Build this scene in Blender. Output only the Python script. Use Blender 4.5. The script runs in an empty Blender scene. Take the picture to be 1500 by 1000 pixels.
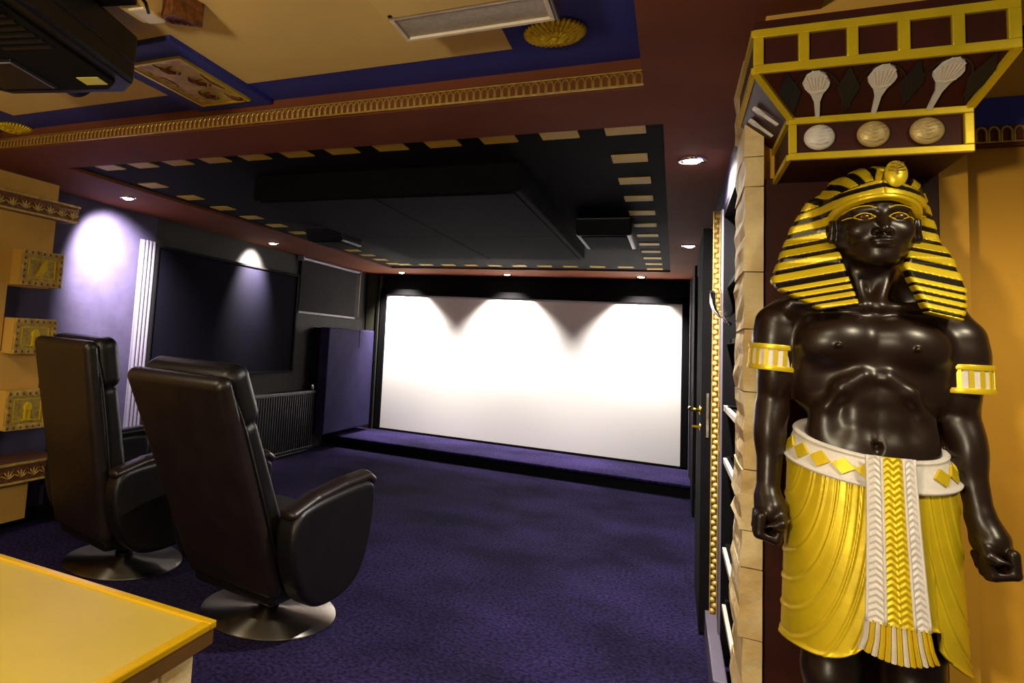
import bpy, bmesh, math, random
import numpy as np
import openvdb as vdb
from mathutils import Vector, Matrix
R = math.radians
random.seed(7)
sc = bpy.context.scene
COL = sc.collection
# ------------------------------------------------------------------ camera, world, exposure
W, H = 1500, 1000
F, PX, PY = 980.14, 499.34, 394.10
YAW, PIT, ROL = R(-26.7269), R(5.4863), R(3.6893)
EYE = Vector((0, 0, 1.356))
fw = Vector((math.sin(YAW)*math.cos(PIT), math.cos(YAW)*math.cos(PIT), math.sin(PIT)))
rt = Vector((math.cos(YAW), -math.sin(YAW), 0))
up = rt.cross(fw)
rt2 = rt*math.cos(ROL) + up*math.sin(ROL)
up2 = -rt*math.sin(ROL) + up*math.cos(ROL)
cam = bpy.data.cameras.new('camera')
cam.sensor_width = 36; cam.lens = F/W*36
cam.shift_x = (W/2-PX)/W; cam.shift_y = -(H/2-PY)/W
cam.clip_start = 0.02
co = bpy.data.objects.new('camera', cam); COL.objects.link(co)
m3 = Matrix((rt2, up2, -fw)).transposed()
co.matrix_world = Matrix.Translation(EYE) @ m3.to_4x4()
sc.camera = co
sc.view_settings.view_transform = 'Standard'
sc.view_settings.look = 'None'
sc.view_settings.gamma = 1
sc.view_settings.use_curve_mapping = False
sc.view_settings.exposure = 0.0
wd = bpy.data.worlds.new('world'); sc.world = wd; wd.use_nodes = True
wd.node_tree.nodes['Background'].inputs[0].default_value = (1.0, .80, .52, 1)
wd.node_tree.nodes['Background'].inputs[1].default_value = 0.10

# lounge lamps: warm downlights in the lounge ceiling behind the camera
LOUNGE = [((-0.05, 0.60, 2.24), 20, 150, (1, .86, .58)), ((-0.75, -0.6, 2.24), 8, 160, (1, .86, .58)),
          ((1.0, 0.95, 2.24), 18, 150, (1, .86, .58)), ((-2.7, 1.0, 2.24), 16, 150, (1, .86, .58))]
FILL_LIGHT = ((-0.9, -0.75, 1.5), 130, (1, .86, .58))       # unseen warm fill added behind the camera to lift the ceiling
SPOT_W = dict(back=112, left_far=150, left_near=190, right_near=62, right_far=32)

# ------------------------------------------------------------------ helpers
def s2l(c):
    if isinstance(c, str):
        c = [int(c[i:i+2], 16)/255 for i in (1, 3, 5)]
    return tuple(x/12.92 if x <= .04045 else ((x+.055)/1.055)**2.4 for x in c)

MATS = {}
def mat(name, col, rough=.6, metal=0., var=0., vscale=8., bump=0., bscale=40., spec=.5, aniso=0., col2=None, emit=0., coat=0.):
    m = bpy.data.materials.new(name); m.use_nodes = True
    nt = m.node_tree; b = nt.nodes['Principled BSDF']
    c = s2l(col) + (1,)
    b.inputs['Base Color'].default_value = c
    b.inputs['Roughness'].default_value = rough
    b.inputs['Metallic'].default_value = metal
    b.inputs['Specular IOR Level'].default_value = spec
    if coat: b.inputs['Coat Weight'].default_value = coat
    tc = nt.nodes.new('ShaderNodeTexCoord')
    if var or col2:
        n = nt.nodes.new('ShaderNodeTexNoise'); n.inputs['Scale'].default_value = vscale; n.inputs['Detail'].default_value = 6
        nt.links.new(tc.outputs['Object'], n.inputs['Vector'])
        r = nt.nodes.new('ShaderNodeValToRGB')
        c2 = (s2l(col2) if col2 else tuple(x*(1-var) for x in c[:3])) + (1,)
        c1 = c if col2 else tuple(min(1, x*(1+var)) for x in c[:3]) + (1,)
        r.color_ramp.elements[0].color = c2; r.color_ramp.elements[0].position = .35
        r.color_ramp.elements[1].color = c1; r.color_ramp.elements[1].position = .65
        nt.links.new(n.outputs['Fac'], r.inputs['Fac']); nt.links.new(r.outputs['Color'], b.inputs['Base Color'])
    if bump:
        n2 = nt.nodes.new('ShaderNodeTexNoise'); n2.inputs['Scale'].default_value = bscale; n2.inputs['Detail'].default_value = 5
        nt.links.new(tc.outputs['Object'], n2.inputs['Vector'])
        bp = nt.nodes.new('ShaderNodeBump'); bp.inputs['Strength'].default_value = bump; bp.inputs['Distance'].default_value = .01
        nt.links.new(n2.outputs['Fac'], bp.inputs['Height']); nt.links.new(bp.outputs['Normal'], b.inputs['Normal'])
    if aniso:
        b.inputs['Anisotropic'].default_value = aniso; b.inputs['Anisotropic Rotation'].default_value = .25
        t = nt.nodes.new('ShaderNodeTangent'); t.direction_type = 'RADIAL'; t.axis = 'Z'
        nt.links.new(t.outputs['Tangent'], b.inputs['Tangent'])
    if emit:
        b.inputs['Emission Color'].default_value = c; b.inputs['Emission Strength'].default_value = emit
    MATS[name] = m
    return m

M = {}
M['carpet'] = mat('purple_carpet', '#43376f', .95, col2='#1d1534', vscale=55, bump=1.0, bscale=420, spec=.1)
def worn(m, scale, lo, hi):        # larger cloudy change of the pile's colour on top of the fine speckle
    nt = m.node_tree; b = nt.nodes['Principled BSDF']; src = b.inputs['Base Color'].links[0].from_socket
    n = nt.nodes.new('ShaderNodeTexNoise'); n.inputs['Scale'].default_value = scale; n.inputs['Detail'].default_value = 4
    tc = nt.nodes.new('ShaderNodeTexCoord'); nt.links.new(tc.outputs['Object'], n.inputs['Vector'])
    mr = nt.nodes.new('ShaderNodeMapRange'); mr.inputs['From Min'].default_value = .35; mr.inputs['From Max'].default_value = .65
    mr.inputs['To Min'].default_value = lo; mr.inputs['To Max'].default_value = hi
    nt.links.new(n.outputs['Fac'], mr.inputs['Value'])
    vm = nt.nodes.new('ShaderNodeVectorMath'); vm.operation = 'SCALE'
    nt.links.new(src, vm.inputs[0]); nt.links.new(mr.outputs['Result'], vm.inputs['Scale']); nt.links.new(vm.outputs['Vector'], b.inputs['Base Color'])
worn(M['carpet'], 1.6, .5, 1.25)
M['wall_purple'] = mat('purple_grey_plaster', '#3b3450', .75, var=.12, vscale=6, bump=.25, bscale=14, spec=.25)
M['wall_dark'] = mat('dark_grey_plaster', '#242120', .75, var=.12, vscale=6, bump=.2, bscale=14, spec=.25)
M['ochre_r'] = mat('deep_ochre_paint', '#cf982c', .65, var=.07, vscale=3, bump=.06, bscale=20, spec=.3)
M['black'] = mat('matt_black_paint', '#0c0b0d', .85, var=.15, bump=.08, spec=.12)
M['blackcloth'] = mat('black_felt', '#0b0a0d', .95, bump=.2, bscale=300, spec=.1)
M['darkgrey'] = mat('dark_grey_cloth', '#1c1a1c', .9, var=.1, bump=.15, bscale=300, spec=.15)
M['navycloth'] = mat('purple_black_velvet', '#2c264c', .9, var=.12, vscale=5, bump=.2, bscale=250, spec=.15)
M['navypanel'] = mat('dark_blue_cloth', '#0d0b18', .95, var=.1, vscale=3, bump=.15, bscale=250, spec=.06)
M['tray'] = mat('tray_black_paint', '#0c0b0e', .9, var=.15, vscale=3, spec=.1)
M['maroon'] = mat('maroon_paint', '#74402a', .8, var=.10, vscale=3, bump=.05, spec=.12)
M['maroon_d'] = mat('dark_maroon_lacquer', '#3a140c', .55, spec=.25, var=.2, vscale=6, bump=.1, bscale=25)
M['beige'] = mat('ochre_wall_paint', '#c79a45', .65, var=.07, vscale=3, bump=.06, bscale=20, spec=.3)
M['ceilbeige'] = mat('ochre_ceiling_paint', '#dcbe7c', .7, var=.05, vscale=2.5, spec=.3)
M['blue'] = mat('royal_blue_paint', '#343a9c', .6, var=.08, vscale=3, spec=.3)
M['gold'] = mat('gold_paint', '#e0c21c', .36, metal=.35, var=.08, vscale=14, bump=.05)
M['goldd'] = mat('antique_gold', '#bda048', .38, metal=.55, var=.25, vscale=40, bump=.2, bscale=120)
M['goldr'] = mat('relief_gold', '#d2b458', .5, metal=.2, col2='#a8873a', vscale=25, bump=.35, bscale=150)
M['plaque'] = mat('pale_gold_plaque', '#e0c670', .5, metal=.15, col2='#bd9b4c', vscale=22, bump=.3, bscale=90)
M['bronze'] = mat('bronze_relief', '#8a5a34', .42, metal=.4, col2='#5d351d', vscale=50, bump=.3, bscale=120)
M['goldtile'] = mat('gold_tile_paint', '#c9a428', .6, metal=.2, var=.06)
M['skin'] = mat('dark_brown_lacquer', '#21130c', .33, var=.14, vscale=9, bump=.03, bscale=30, spec=.48)
M['blacklac'] = mat('black_lacquer', '#120c09', .3, spec=.5)
M['cream'] = mat('cream_paint', '#dccfc0', .5, var=.06, vscale=20, bump=.08, bscale=80)
M['white'] = mat('white_pearl', '#d9d2cf', .4, var=.06, vscale=30, bump=.15, bscale=120)
M['shell_warmlit'] = mat('warmlit_pearl', '#c9b077', .4, metal=.2, var=.08, vscale=30, bump=.15, bscale=120)  # light on two of the shell discs, put into their colour
M['flute'] = mat('pale_purple_grey_paint', '#635c70', .6)
M['stone'] = mat('cream_stone', '#ecd7a8', .8, col2='#cfae74', vscale=9, bump=.7, bscale=28, spec=.25)
M['leather'] = mat('black_brown_leather', '#1f1613', .38, var=.2, vscale=9, bump=.12, bscale=160, spec=.5)
M['leatherd'] = mat('black_leather', '#100d0d', .42, var=.2, vscale=12, bump=.12, bscale=160, spec=.45)
M['steel'] = mat('brushed_steel', '#c9c2b6', .32, metal=1., aniso=.95)
M['chrome'] = mat('chrome', '#d8d8da', .12, metal=1.)
M['brass'] = mat('polished_brass', '#e0b93a', .18, metal=1.)
M['screen'] = mat('white_screen_cloth', '#f3f0ee', .9, spec=.1)
M['plastic'] = mat('black_plastic', '#08080a', .45, bump=.03, spec=.3)
M['lensglass'] = mat('lens_glass', '#08090f', .05, spec=.8, coat=1.)
M['sticker'] = mat('yellow_label', '#d6d03a', .5)
M['grille'] = mat('silver_grille_mesh', '#b7aa9c', .5, metal=.3, var=.1, vscale=90, bump=.2, bscale=300)
M['gunmetal'] = mat('grey_purple_paint', '#6d6577', .45, spec=.4)
M['radiator'] = mat('black_enamel', '#1f1d20', .35, spec=.5)
M['tabletop'] = mat('ochre_lacquer_top', '#b29b40', .42, var=.06, vscale=3, bump=.02, spec=.5)
M['tablerim'] = mat('gold_rim', '#e0b312', .3, metal=.35)
M['browned'] = mat('brown_edge', '#6b4a1c', .4, var=.1)
M['bluegl'] = mat('blue_glass', '#1d4f8f', .1, spec=.8)
M['eye'] = mat('brown_eye', '#4a2c10', .2)
M['bulb'] = mat('lamp_glow', '#fff3e0', .5, emit=60.)
g = bpy.data.materials.new('clear_glass'); g.use_nodes = True
gb = g.node_tree.nodes['Principled BSDF']; gb.inputs['Transmission Weight'].default_value = 1; gb.inputs['Roughness'].default_value = .03
gb.inputs['IOR'].default_value = 1.3
M['glass'] = g

def obj(name, bm_or_me, m, parent=None, smooth=False, world=False, bevel=0., kind=None, label=None, seg=2):
    """link a bmesh / mesh as ONE object; world=True: coordinates are world ones, moved into the thing's frame"""
    if isinstance(bm_or_me, bmesh.types.BMesh):
        bm = bm_or_me
        bmesh.ops.recalc_face_normals(bm, faces=bm.faces[:])
        if bevel:
            bmesh.ops.bevel(bm, geom=[e for e in bm.edges if e.is_manifold and e.calc_face_angle(0) > .5], offset=bevel, segments=seg, affect='EDGES', profile=.5, clamp_overlap=True)
        me = bpy.data.meshes.new(name); bm.to_mesh(me); bm.free()
    else:
        me = bm_or_me
    root = parent
    while root is not None and root.parent is not None: root = root.parent
    if world and root is not None:
        me.transform(root.matrix_basis.inverted())
    if smooth:
        me.polygons.foreach_set('use_smooth', [True]*len(me.polygons))
        if smooth == 'auto':
            try: me.set_sharp_from_angle(angle=R(38))
            except Exception: pass
    me.materials.append(m)
    o = bpy.data.objects.new(name, me); COL.objects.link(o)
    if parent is not None: o.parent = parent
    if kind: o['kind'] = kind
    if label: o['label'] = label
    return o

def thing(name, label, cat, loc=(0, 0, 0), rz=0., group=None):
    o = bpy.data.objects.new(name, None); COL.objects.link(o)
    o.empty_display_size = .05
    o.matrix_basis = Matrix.Translation(Vector(loc)) @ Matrix.Rotation(rz, 4, 'Z')
    o['label'] = label; o['category'] = cat
    if group: o['group'] = group
    return o

def struct(name, bm, m, parent=None, **k):
    o = obj(name, bm, m, parent, **k)
    if parent is None: o['kind'] = 'structure'
    return o

def new(): return bmesh.new()
def box(bm, x0, x1, y0, y1, z0, z1, mtx=None):
    vs = [bm.verts.new(((x0, x1)[i & 1], (y0, y1)[i >> 1 & 1], (z0, z1)[i >> 2 & 1])) for i in range(8)]
    for f in ((0, 2, 3, 1), (4, 5, 7, 6), (0, 1, 5, 4), (2, 6, 7, 3), (0, 4, 6, 2), (1, 3, 7, 5)):
        bm.faces.new([vs[i] for i in f])
    if mtx is not None:
        for v in vs: v.co = mtx @ v.co
    return bm
def bx(*a, mtx=None): return box(new(), *a, mtx=mtx)
def hexa(bm, bot, top):
    """prism between two matching point loops"""
    n = len(bot)
    a = [bm.verts.new(p) for p in bot]; b = [bm.verts.new(p) for p in top]
    bm.faces.new(a[::-1]); bm.faces.new(b)
    for i in range(n): bm.faces.new((a[i], a[(i+1) % n], b[(i+1) % n], b[i]))
    return bm
def prism(pts, axis, a, b, bm=None):
    """2-D polygon pushed along an axis (0=x,1=y,2=z)"""
    bm = bm or new()
    def P(p, t):
        return {0: (t, p[0], p[1]), 1: (p[0], t, p[1]), 2: (p[0], p[1], t)}[axis]
    return hexa(bm, [P(p, a) for p in pts], [P(p, b) for p in pts])
def lathe(prof, n=32, bm=None, c=(0, 0, 0), mtx=None):
    bm = bm or new(); rings = []
    for r, z in prof:
        if r < 1e-6: rings.append([bm.verts.new((0, 0, z))])
        else: rings.append([bm.verts.new((r*math.cos(2*math.pi*i/n), r*math.sin(2*math.pi*i/n), z)) for i in range(n)])
    for A, B in zip(rings, rings[1:]):
        for i in range(n):
            j = (i+1) % n
            q = [A[i % len(A)], A[j % len(A)], B[j % len(B)], B[i % len(B)]]
            q = list(dict.fromkeys(q))
            if len(q) > 2: bm.faces.new(q)
    for rg, flip in ((rings[0], 1), (rings[-1], 0)):
        if len(rg) > 2: bm.faces.new(rg[::-1] if flip else rg)
    T = Matrix.Translation(c) @ (mtx if mtx is not None else Matrix.Identity(4))
    for rg in rings:
        for v in rg: v.co = T @ v.co
    return bm
def tube(pts, r, n=8, closed=False, bm=None):
    bm = bm or new(); pts = [Vector(p) for p in pts]; N = len(pts); rings = []
    rr = r if isinstance(r, (list, tuple)) else [r]*N
    pu = None
    for i, p in enumerate(pts):
        a = pts[(i-1) % N] if (i or closed) else p; b = pts[(i+1) % N] if (i < N-1 or closed) else p
        t = (b-a).normalized()
        u = (pu - t*pu.dot(t)) if pu is not None else t.orthogonal()
        if u.length < 1e-6: u = t.orthogonal()
        u.normalize(); pu = u; v = t.cross(u)
        rings.append([bm.verts.new(p + (u*math.cos(2*math.pi*k/n) + v*math.sin(2*math.pi*k/n))*rr[i]) for k in range(n)])
    for i in range(N if closed else N-1):
        A, B = rings[i], rings[(i+1) % N]
        for k in range(n): bm.faces.new((A[k], A[(k+1) % n], B[(k+1) % n], B[k]))
    if not closed:
        bm.faces.new(rings[0][::-1]); bm.faces.new(rings[-1])
    return bm
def share(o, parent, loc=(0, 0, 0), rot=None, name=None):
    """a further piece that shares the mesh of o"""
    c = o.copy(); COL.objects.link(c); c.parent = parent
    c.matrix_basis = Matrix.Translation(Vector(loc)) @ (rot if rot is not None else Matrix.Identity(4))
    return c
def copy_tree(o, parent=None):
    c = o.copy(); COL.objects.link(c)
    if parent is not None: c.parent = parent
    for ch in list(o.children): copy_tree(ch, c)
    return c
def grid_mesh(P, closed_u=False, name='m'):
    """P: array nu x nv x 3 -> mesh"""
    nu, nv = P.shape[:2]
    idx = np.arange(nu*nv).reshape(nu, nv)
    i0 = idx if closed_u else idx[:-1]
    i1 = np.roll(idx, -1, 0) if closed_u else idx[1:]
    q = np.stack([i0[:, :-1], i1[:, :-1], i1[:, 1:], i0[:, 1:]], -1).reshape(-1, 4)
    me = bpy.data.meshes.new(name); me.from_pydata(P.reshape(-1, 3).tolist(), [], q.tolist()); me.update()
    return me

# ---- signed distance modelling
class Field:
    def __init__(s, lo, hi, h):
        s.lo = np.array(lo, float); s.h = h
        s.n = np.ceil((np.array(hi)-s.lo)/h).astype(int)+1
        s.ax = [s.lo[i]+np.arange(s.n[i])*h for i in range(3)]
        s.f = np.full(s.n, .05, np.float32)
    def sub(s, lo, hi):
        a = np.clip(np.floor((np.array(lo)-s.lo)/s.h).astype(int), 0, s.n-1); b = np.clip(np.ceil((np.array(hi)-s.lo)/s.h).astype(int)+1, 1, s.n)
        sl = tuple(slice(int(x), int(y)) for x, y in zip(a, b))
        X = s.ax[0][sl[0]][:, None, None]; Y = s.ax[1][sl[1]][None, :, None]; Z = s.ax[2][sl[2]][None, None, :]
        return sl, X, Y, Z
    def put(s, fn, lo, hi, k=.01, op='u'):
        mg = k+s.h*4+.012
        sl, X, Y, Z = s.sub(np.array(lo)-mg, np.array(hi)+mg)
        d = fn(X, Y, Z).astype(np.float32); f = s.f[sl]
        if op == 'u':
            h = np.maximum(k-np.abs(f-d), 0)/max(k, 1e-6); s.f[sl] = np.minimum(f, d)-h*h*k*.25
        else:
            d = -d; h = np.maximum(k-np.abs(f-d), 0)/max(k, 1e-6); s.f[sl] = np.maximum(f, d)+h*h*k*.25
    def ell(s, c, r, k=.01, op='u', ry=0., rx=0.):
        m = max(r)
        M_ = (Matrix.Rotation(ry, 3, 'Y') @ Matrix.Rotation(rx, 3, 'X')).transposed()
        def fn(X, Y, Z):
            x, y, z = X-c[0], Y-c[1], Z-c[2]
            if ry or rx:
                x, y, z = [M_[i][0]*x+M_[i][1]*y+M_[i][2]*z for i in range(3)]
            k0 = np.sqrt((x/r[0])**2+(y/r[1])**2+(z/r[2])**2)+1e-9
            k1 = np.sqrt((x/r[0]**2)**2+(y/r[1]**2)**2+(z/r[2]**2)**2)+1e-9
            return k0*(k0-1)/k1
        e = [m]*3 if (ry or rx) else r
        s.put(fn, [c[i]-e[i] for i in range(3)], [c[i]+e[i] for i in range(3)], k, op)
    def cone(s, a, b, r1, r2, k=.01, op='u'):
        a = np.array(a, float); b = np.array(b, float); ba = b-a; L = ba@ba
        def fn(X, Y, Z):
            x, y, z = X-a[0], Y-a[1], Z-a[2]
            t = np.clip((x*ba[0]+y*ba[1]+z*ba[2])/L, 0, 1)
            return np.sqrt((x-t*ba[0])**2+(y-t*ba[1])**2+(z-t*ba[2])**2)-(r1+t*(r2-r1))
        m = max(r1, r2); s.put(fn, np.minimum(a, b)-m, np.maximum(a, b)+m, k, op)
    def mesh(s, name):
        arr = np.ascontiguousarray(np.clip(s.f, -.04, .05).astype(np.float32))
        gr = vdb.FloatGrid(.05); gr.copyFromArray(arr)
        pts, tri, quad = gr.convertToPolygons(0.0, 0.0)
        P = np.asarray(pts)*s.h+s.lo
        faces = np.asarray(quad)
        if len(faces):
            p = P[faces]; vol = np.einsum('ij,ij->i', p[:, 0], np.cross(p[:, 1], p[:, 2])).sum()+np.einsum('ij,ij->i', p[:, 0], np.cross(p[:, 2], p[:, 3])).sum()
            if vol < 0: faces = faces[:, ::-1]
        me = bpy.data.meshes.new(name)
        n = len(P); nf = len(faces)
        me.vertices.add(n); me.vertices.foreach_set('co', P.astype(np.float32).ravel())
        me.loops.add(nf*4); me.loops.foreach_set('vertex_index', faces.astype(np.int32).ravel())
        me.polygons.add(nf); me.polygons.foreach_set('loop_start', np.arange(nf, dtype=np.int32)*4)
        me.polygons.foreach_set('use_smooth', np.ones(nf, bool))
        me.update(calc_edges=True); me.validate()
        return me
    def front(s, x, z, y0=None):
        """first surface point met going +y at (x, z)"""
        i = int(round((x-s.lo[0])/s.h)); k = int(round((z-s.lo[2])/s.h))
        c = s.f[i, :, k]; j0 = 0 if y0 is None else int((y0-s.lo[1])/s.h)
        w = np.nonzero(c[j0:] < 0)[0]
        if not len(w): return None
        j = w[0]+j0
        a, b = c[j-1], c[j]
        return s.ax[1][j-1]+s.h*a/(a-b)
def sdpoly(pts, x, z):
    p = np.array(pts, float); d = np.full(np.broadcast(x, z).shape, 1e9); sg = np.ones_like(d)
    n = len(p)
    for i in range(n):
        j = (i-1) % n; e = p[j]-p[i]; wx = x-p[i, 0]; wz = z-p[i, 1]
        t = np.clip((wx*e[0]+wz*e[1])/(e@e), 0, 1)
        d = np.minimum(d, (wx-e[0]*t)**2+(wz-e[1]*t)**2)
        c1 = z >= p[i, 1]; c2 = z < p[j, 1]; c3 = e[0]*wz > e[1]*wx
        fl = (c1 & c2 & c3) | (~c1 & ~c2 & ~c3)
        sg = np.where(fl, -sg, sg)
    return sg*np.sqrt(d)

# ================================================================== THE SETTING
ZS, ZC = 2.2, 2.3         # theatre soffit, lounge ceiling
XL, XR = -3.8, .2         # theatre side walls
YF, YB = 2.27, 8.46       # soffit's lounge-side face, back wall
struct('floor', bx(XL-.1, 1.6, -1.2, YB+.1, -.1, 0), M['carpet'])
struct('wall_left', bx(XL-.12, XL, -1.2, 4.16, 0, 2.45), M['wall_purple'])
struct('wall_left.001', bx(XL-.12, XL, 4.16, YB+.1, 0, 2.45), M['wall_dark'])
struct('wall_back', bx(XL, .5, YB, YB+.1, 0, 2.4), M['black'])
wr = bx(XR, XR+.12, 3.62, YB, 0, 2.25); box(wr, XR, XR+.12, 2.24, 3.62, 2.055, 2.25); box(wr, XR+.0, XR+.12, 2.24, 2.62, 0, 2.06)
struct('wall_right', wr, M['wall_purple'])
# soffit: maroon ring round the dark tray, with the vertical face towards the lounge ceiling
TX0, TX1, TY0, TY1 = -3.14, -.05, 2.66, 7.62
bm = new()
box(bm, XL, 1.6, YF, TY0, ZS, ZS+.13); box(bm, XL, XR+.1, TY1, YB, ZS, ZS+.13)
box(bm, XL, TX0, TY0, TY1, ZS, ZS+.13); box(bm, TX1, XR+.12, TY0, TY1, ZS, ZS+.13)
box(bm, -.1, .3, -1.2, YF, ZS, ZS+.13); box(bm, XL, -3.2, -1.2, YF, ZS, ZS+.13)
sof = struct('ceiling', bm, M['maroon'])
tr = struct('ceiling_tray', bx(TX0, TX1, TY0, TY1, ZS+.02, ZS+.06), M['tray'])
tile = obj('gold_tile', bx(-.073, .073, -.062, .062, -.006, .001), M['goldtile'], tr)
spots_t = [(-.185-.2475*i, 2.745, 0, 1.) for i in range(12)]
spots_t += [(-.192, 2.745+.432*i, 0, 1.) for i in range(1, 12)]
spots_t += [(-.46-.268*i, 7.36, 0, 1.) for i in range(10)]
spots_t += [(-2.985, 3.2+.372*i, 0, 1.) for i in range(12)]
first = True
for x, y, rz, s in spots_t:
    o = tile if first else share(tile, tr)
    o.location = (x, y, ZS+.02); first = False
# lounge ceiling: blue with two raised ochre fields
struct('ceiling.001', bx(-3.2, -.1, -1.2, YF, ZC, ZC+.05), M['blue'])
bm = new(); box(bm, -1.5, -.48, -1.2, 2.07, ZC-.003, ZC+.002)
struct('trim_1', bm, M['ceilbeige'])
struct('trim_2', bx(-2.86, -1.87, -1.2, 2.08, ZC-.003, ZC+.002), M['ceilbeige'])
struct('trim_3', bx(-1.87, -1.5, -1.2, 1.66, ZC-.003, ZC+.002), M['ceilbeige'])
# cornice moulding of little arches along the vertical face
cor = struct('trim_4', bx(-3.2, -.1, YF-.018, YF, ZS+.005, ZS+.052), M['maroon'])
def arch_bm():
    bm = tube([(-.010, 0, -.02), (-.010, 0, .008), (-.006, 0, .016), (0, 0, .019), (.006, 0, .016), (.010, 0, .008), (.010, 0, -.02)], .0028, 5)
    return box(bm, -.0125, .0125, -.003, .003, -.0225, -.0195)
arch = obj('arch', arch_bm(), M['goldd'], cor)
n = 124
for i in range(n):
    o = arch if i == 0 else share(arch, cor)
    o.location = (-.115-.0249*i, YF-.019, ZS+.028)
rail = obj('rail', bx(-3.2, -.1, YF-.024, YF-.016, ZS+.049, ZS+.053), M['goldd'], cor)
obj('rail', bx(-3.2, -.1, YF-.024, YF-.016, ZS+.002, ZS+.006), M['goldd'], cor)
cor2 = struct('trim_5', bx(-3.2, -3.182, -.2, YF, ZS+.005, ZS+.06), M['maroon'])
for i in range(60):
    share(arch, cor2, (-3.181, YF-.04-.0249*i, ZS+.03), Matrix.Rotation(R(90), 4, 'Z'))
# lounge wall on the right, pillar with the red board, rough stone edge
struct('wall_lounge', bx(.3, 1.6, 2.27, 2.36, 0, 2.3), M['ochre_r'])
fr = struct('trim_6', bx(.66, 1.6, 2.25, 2.27, 2.0, 2.075), M['blue'])
fb = obj('frieze_band', bx(.66, 1.6, 2.252, 2.27, 1.945, 2.0), M['maroon'], fr)
for i in range(24):
    share(arch, fr, (.68+.0249*i, 2.247, 1.976))
struct('wall_pillar', bx(.2, .658, 2.185, 2.3, 0, 2.3), M['ochre_r'])
pb = new(); box(pb, .216, .592, 2.15, 2.185, 0, 1.86)
struct('trim_7', pb, M['maroon_d'], bevel=.003)
struct('trim_8', bx(.664, .672, 2.24, 2.275, 0, 1.95), M['black'])
stone_wall = struct('trim_9', bx(.185, .214, 2.17, 2.56, 0, 2.3), M['stone'])
z = 0.0
while z < 2.29:
    hh = random.uniform(.07, .24); hh = min(hh, 2.3-z)
    a = random.uniform(.160, .170)
    bm = new()
    nseg = max(2, int(hh/.03)); rows = []
    for i in range(nseg+1):
        zz = z+.0015+(hh-.003)*i/nseg
        xx = a+random.uniform(-.003, .003)
        rows.append([bm.verts.new(p) for p in ((xx, 2.135+random.uniform(-.004, .004), zz), (.2135, 2.132+random.uniform(-.002, .002), zz), (.2135, 2.17, zz), (.2, 2.5, zz), (xx+random.uniform(-.002, .006), 2.45, zz), (xx+random.uniform(-.003, .005), 2.28, zz))])
    for A, B in zip(rows, rows[1:]):
        for i in range(6): bm.faces.new((A[i], A[(i+1) % 6], B[(i+1) % 6], B[i]))
    bm.faces.new(rows[0][::-1]); bm.faces.new(rows[-1])
    obj('stone', bm, M['stone'], stone_wall)
    z += hh
# left wall: baseboard, dado ledge
bb = struct('baseboard_left', bx(XL, XL+.03, -1.2, 6.9, 0, .085), M['black'], bevel=.004)
struct('trim_10', bx(XL, XL+.16, 3.3, 5.3, .0, .48), M['black'], bevel=.004)
struct('trim_11', bx(XL, XL+.175, 3.28, 5.32, .48, .495), M['gunmetal'], bevel=.002)
# ochre pilaster of stepped plates on the left wall
XP = -3.62
bm = new()
for z0, z1, y1 in ((.085, .36, 3.02), (.36, .66, 2.72), (.66, 1.12, 3.02), (1.12, 1.52, 2.72), (1.52, 2.2, 3.02)):
    box(bm, XL, XP, 1.0, y1, z0, z1)
struct('trim_12', bm, M['beige'])
# ------------------------------------------------------------------ door, standing open along the right wall
dr = struct('door_1', bx(.125, .182, 3.9, 4.72, .015, 2.02), M['black'], bevel=.003)
obj('lock_plate', bx(.146, .160, 3.894, 3.902, .955, 1.175), M['chrome'], dr, bevel=.002, label='chrome lock plate on the door edge')
h = tube([(.126, 3.955, 1.085), (.085, 3.955, 1.085), (.078, 3.96, 1.085), (.078, 4.07, 1.085)], .010, 10)
obj('handle', h, M['brass'], dr, smooth=True, label='polished brass lever handle')
obj('rosette', lathe([(0, 0), (.026, 0), (.026, .006), (.018, .009), (0, .009)], 20, c=(.126, 3.955, 1.085), mtx=Matrix.Rotation(R(-90), 4, 'Y')), M['brass'], dr, smooth='auto')
kx = lathe([(0, 0), (.024, 0), (.024, .006), (0, .008)], 20, c=(.126, 3.955, 1.0), mtx=Matrix.Rotation(R(-90), 4, 'Y'))
box(kx, .085, .122, 3.953, 3.957, .994, 1.006)
obj('key', kx, M['brass'], dr, smooth='auto')
# gold ornament strip beside the door, on the right wall
st = struct('trim_13', bx(.168, .2, 3.86, 3.92, .12, 2.1), M['bronze'])
on = obj('ornament', lathe([(0, -.006), (.010, -.004), (.0135, 0), (.009, .004), (.004, .006), (0, .008)], 9, mtx=Matrix.Rotation(R(90), 4, 'X')), M['plaque'], st, smooth=True)
for i in range(76):
    o = on if i == 0 else share(on, st)
    o.location = (.184+(.005 if i % 2 else -.005), 3.859, .14+.0258*i)
for xx in (.167, .196):
    obj('bead_rail', bx(xx, xx+.004, 3.853, 3.862, .12, 2.1), M['goldd'], st)
jm = struct('trim_14', bx(.191, .206, 3.6, 3.66, .1, 2.06), M['gunmetal'], bevel=.003)
obj('strike_plate', bx(.188, .193, 3.604, 3.65, .93, 1.22), M['brass'], jm, label='brass strike plate')
struct('trim_15', bx(.150, .2, 3.1, 3.95, 0, .125), M['gunmetal'], bevel=.006)

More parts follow.
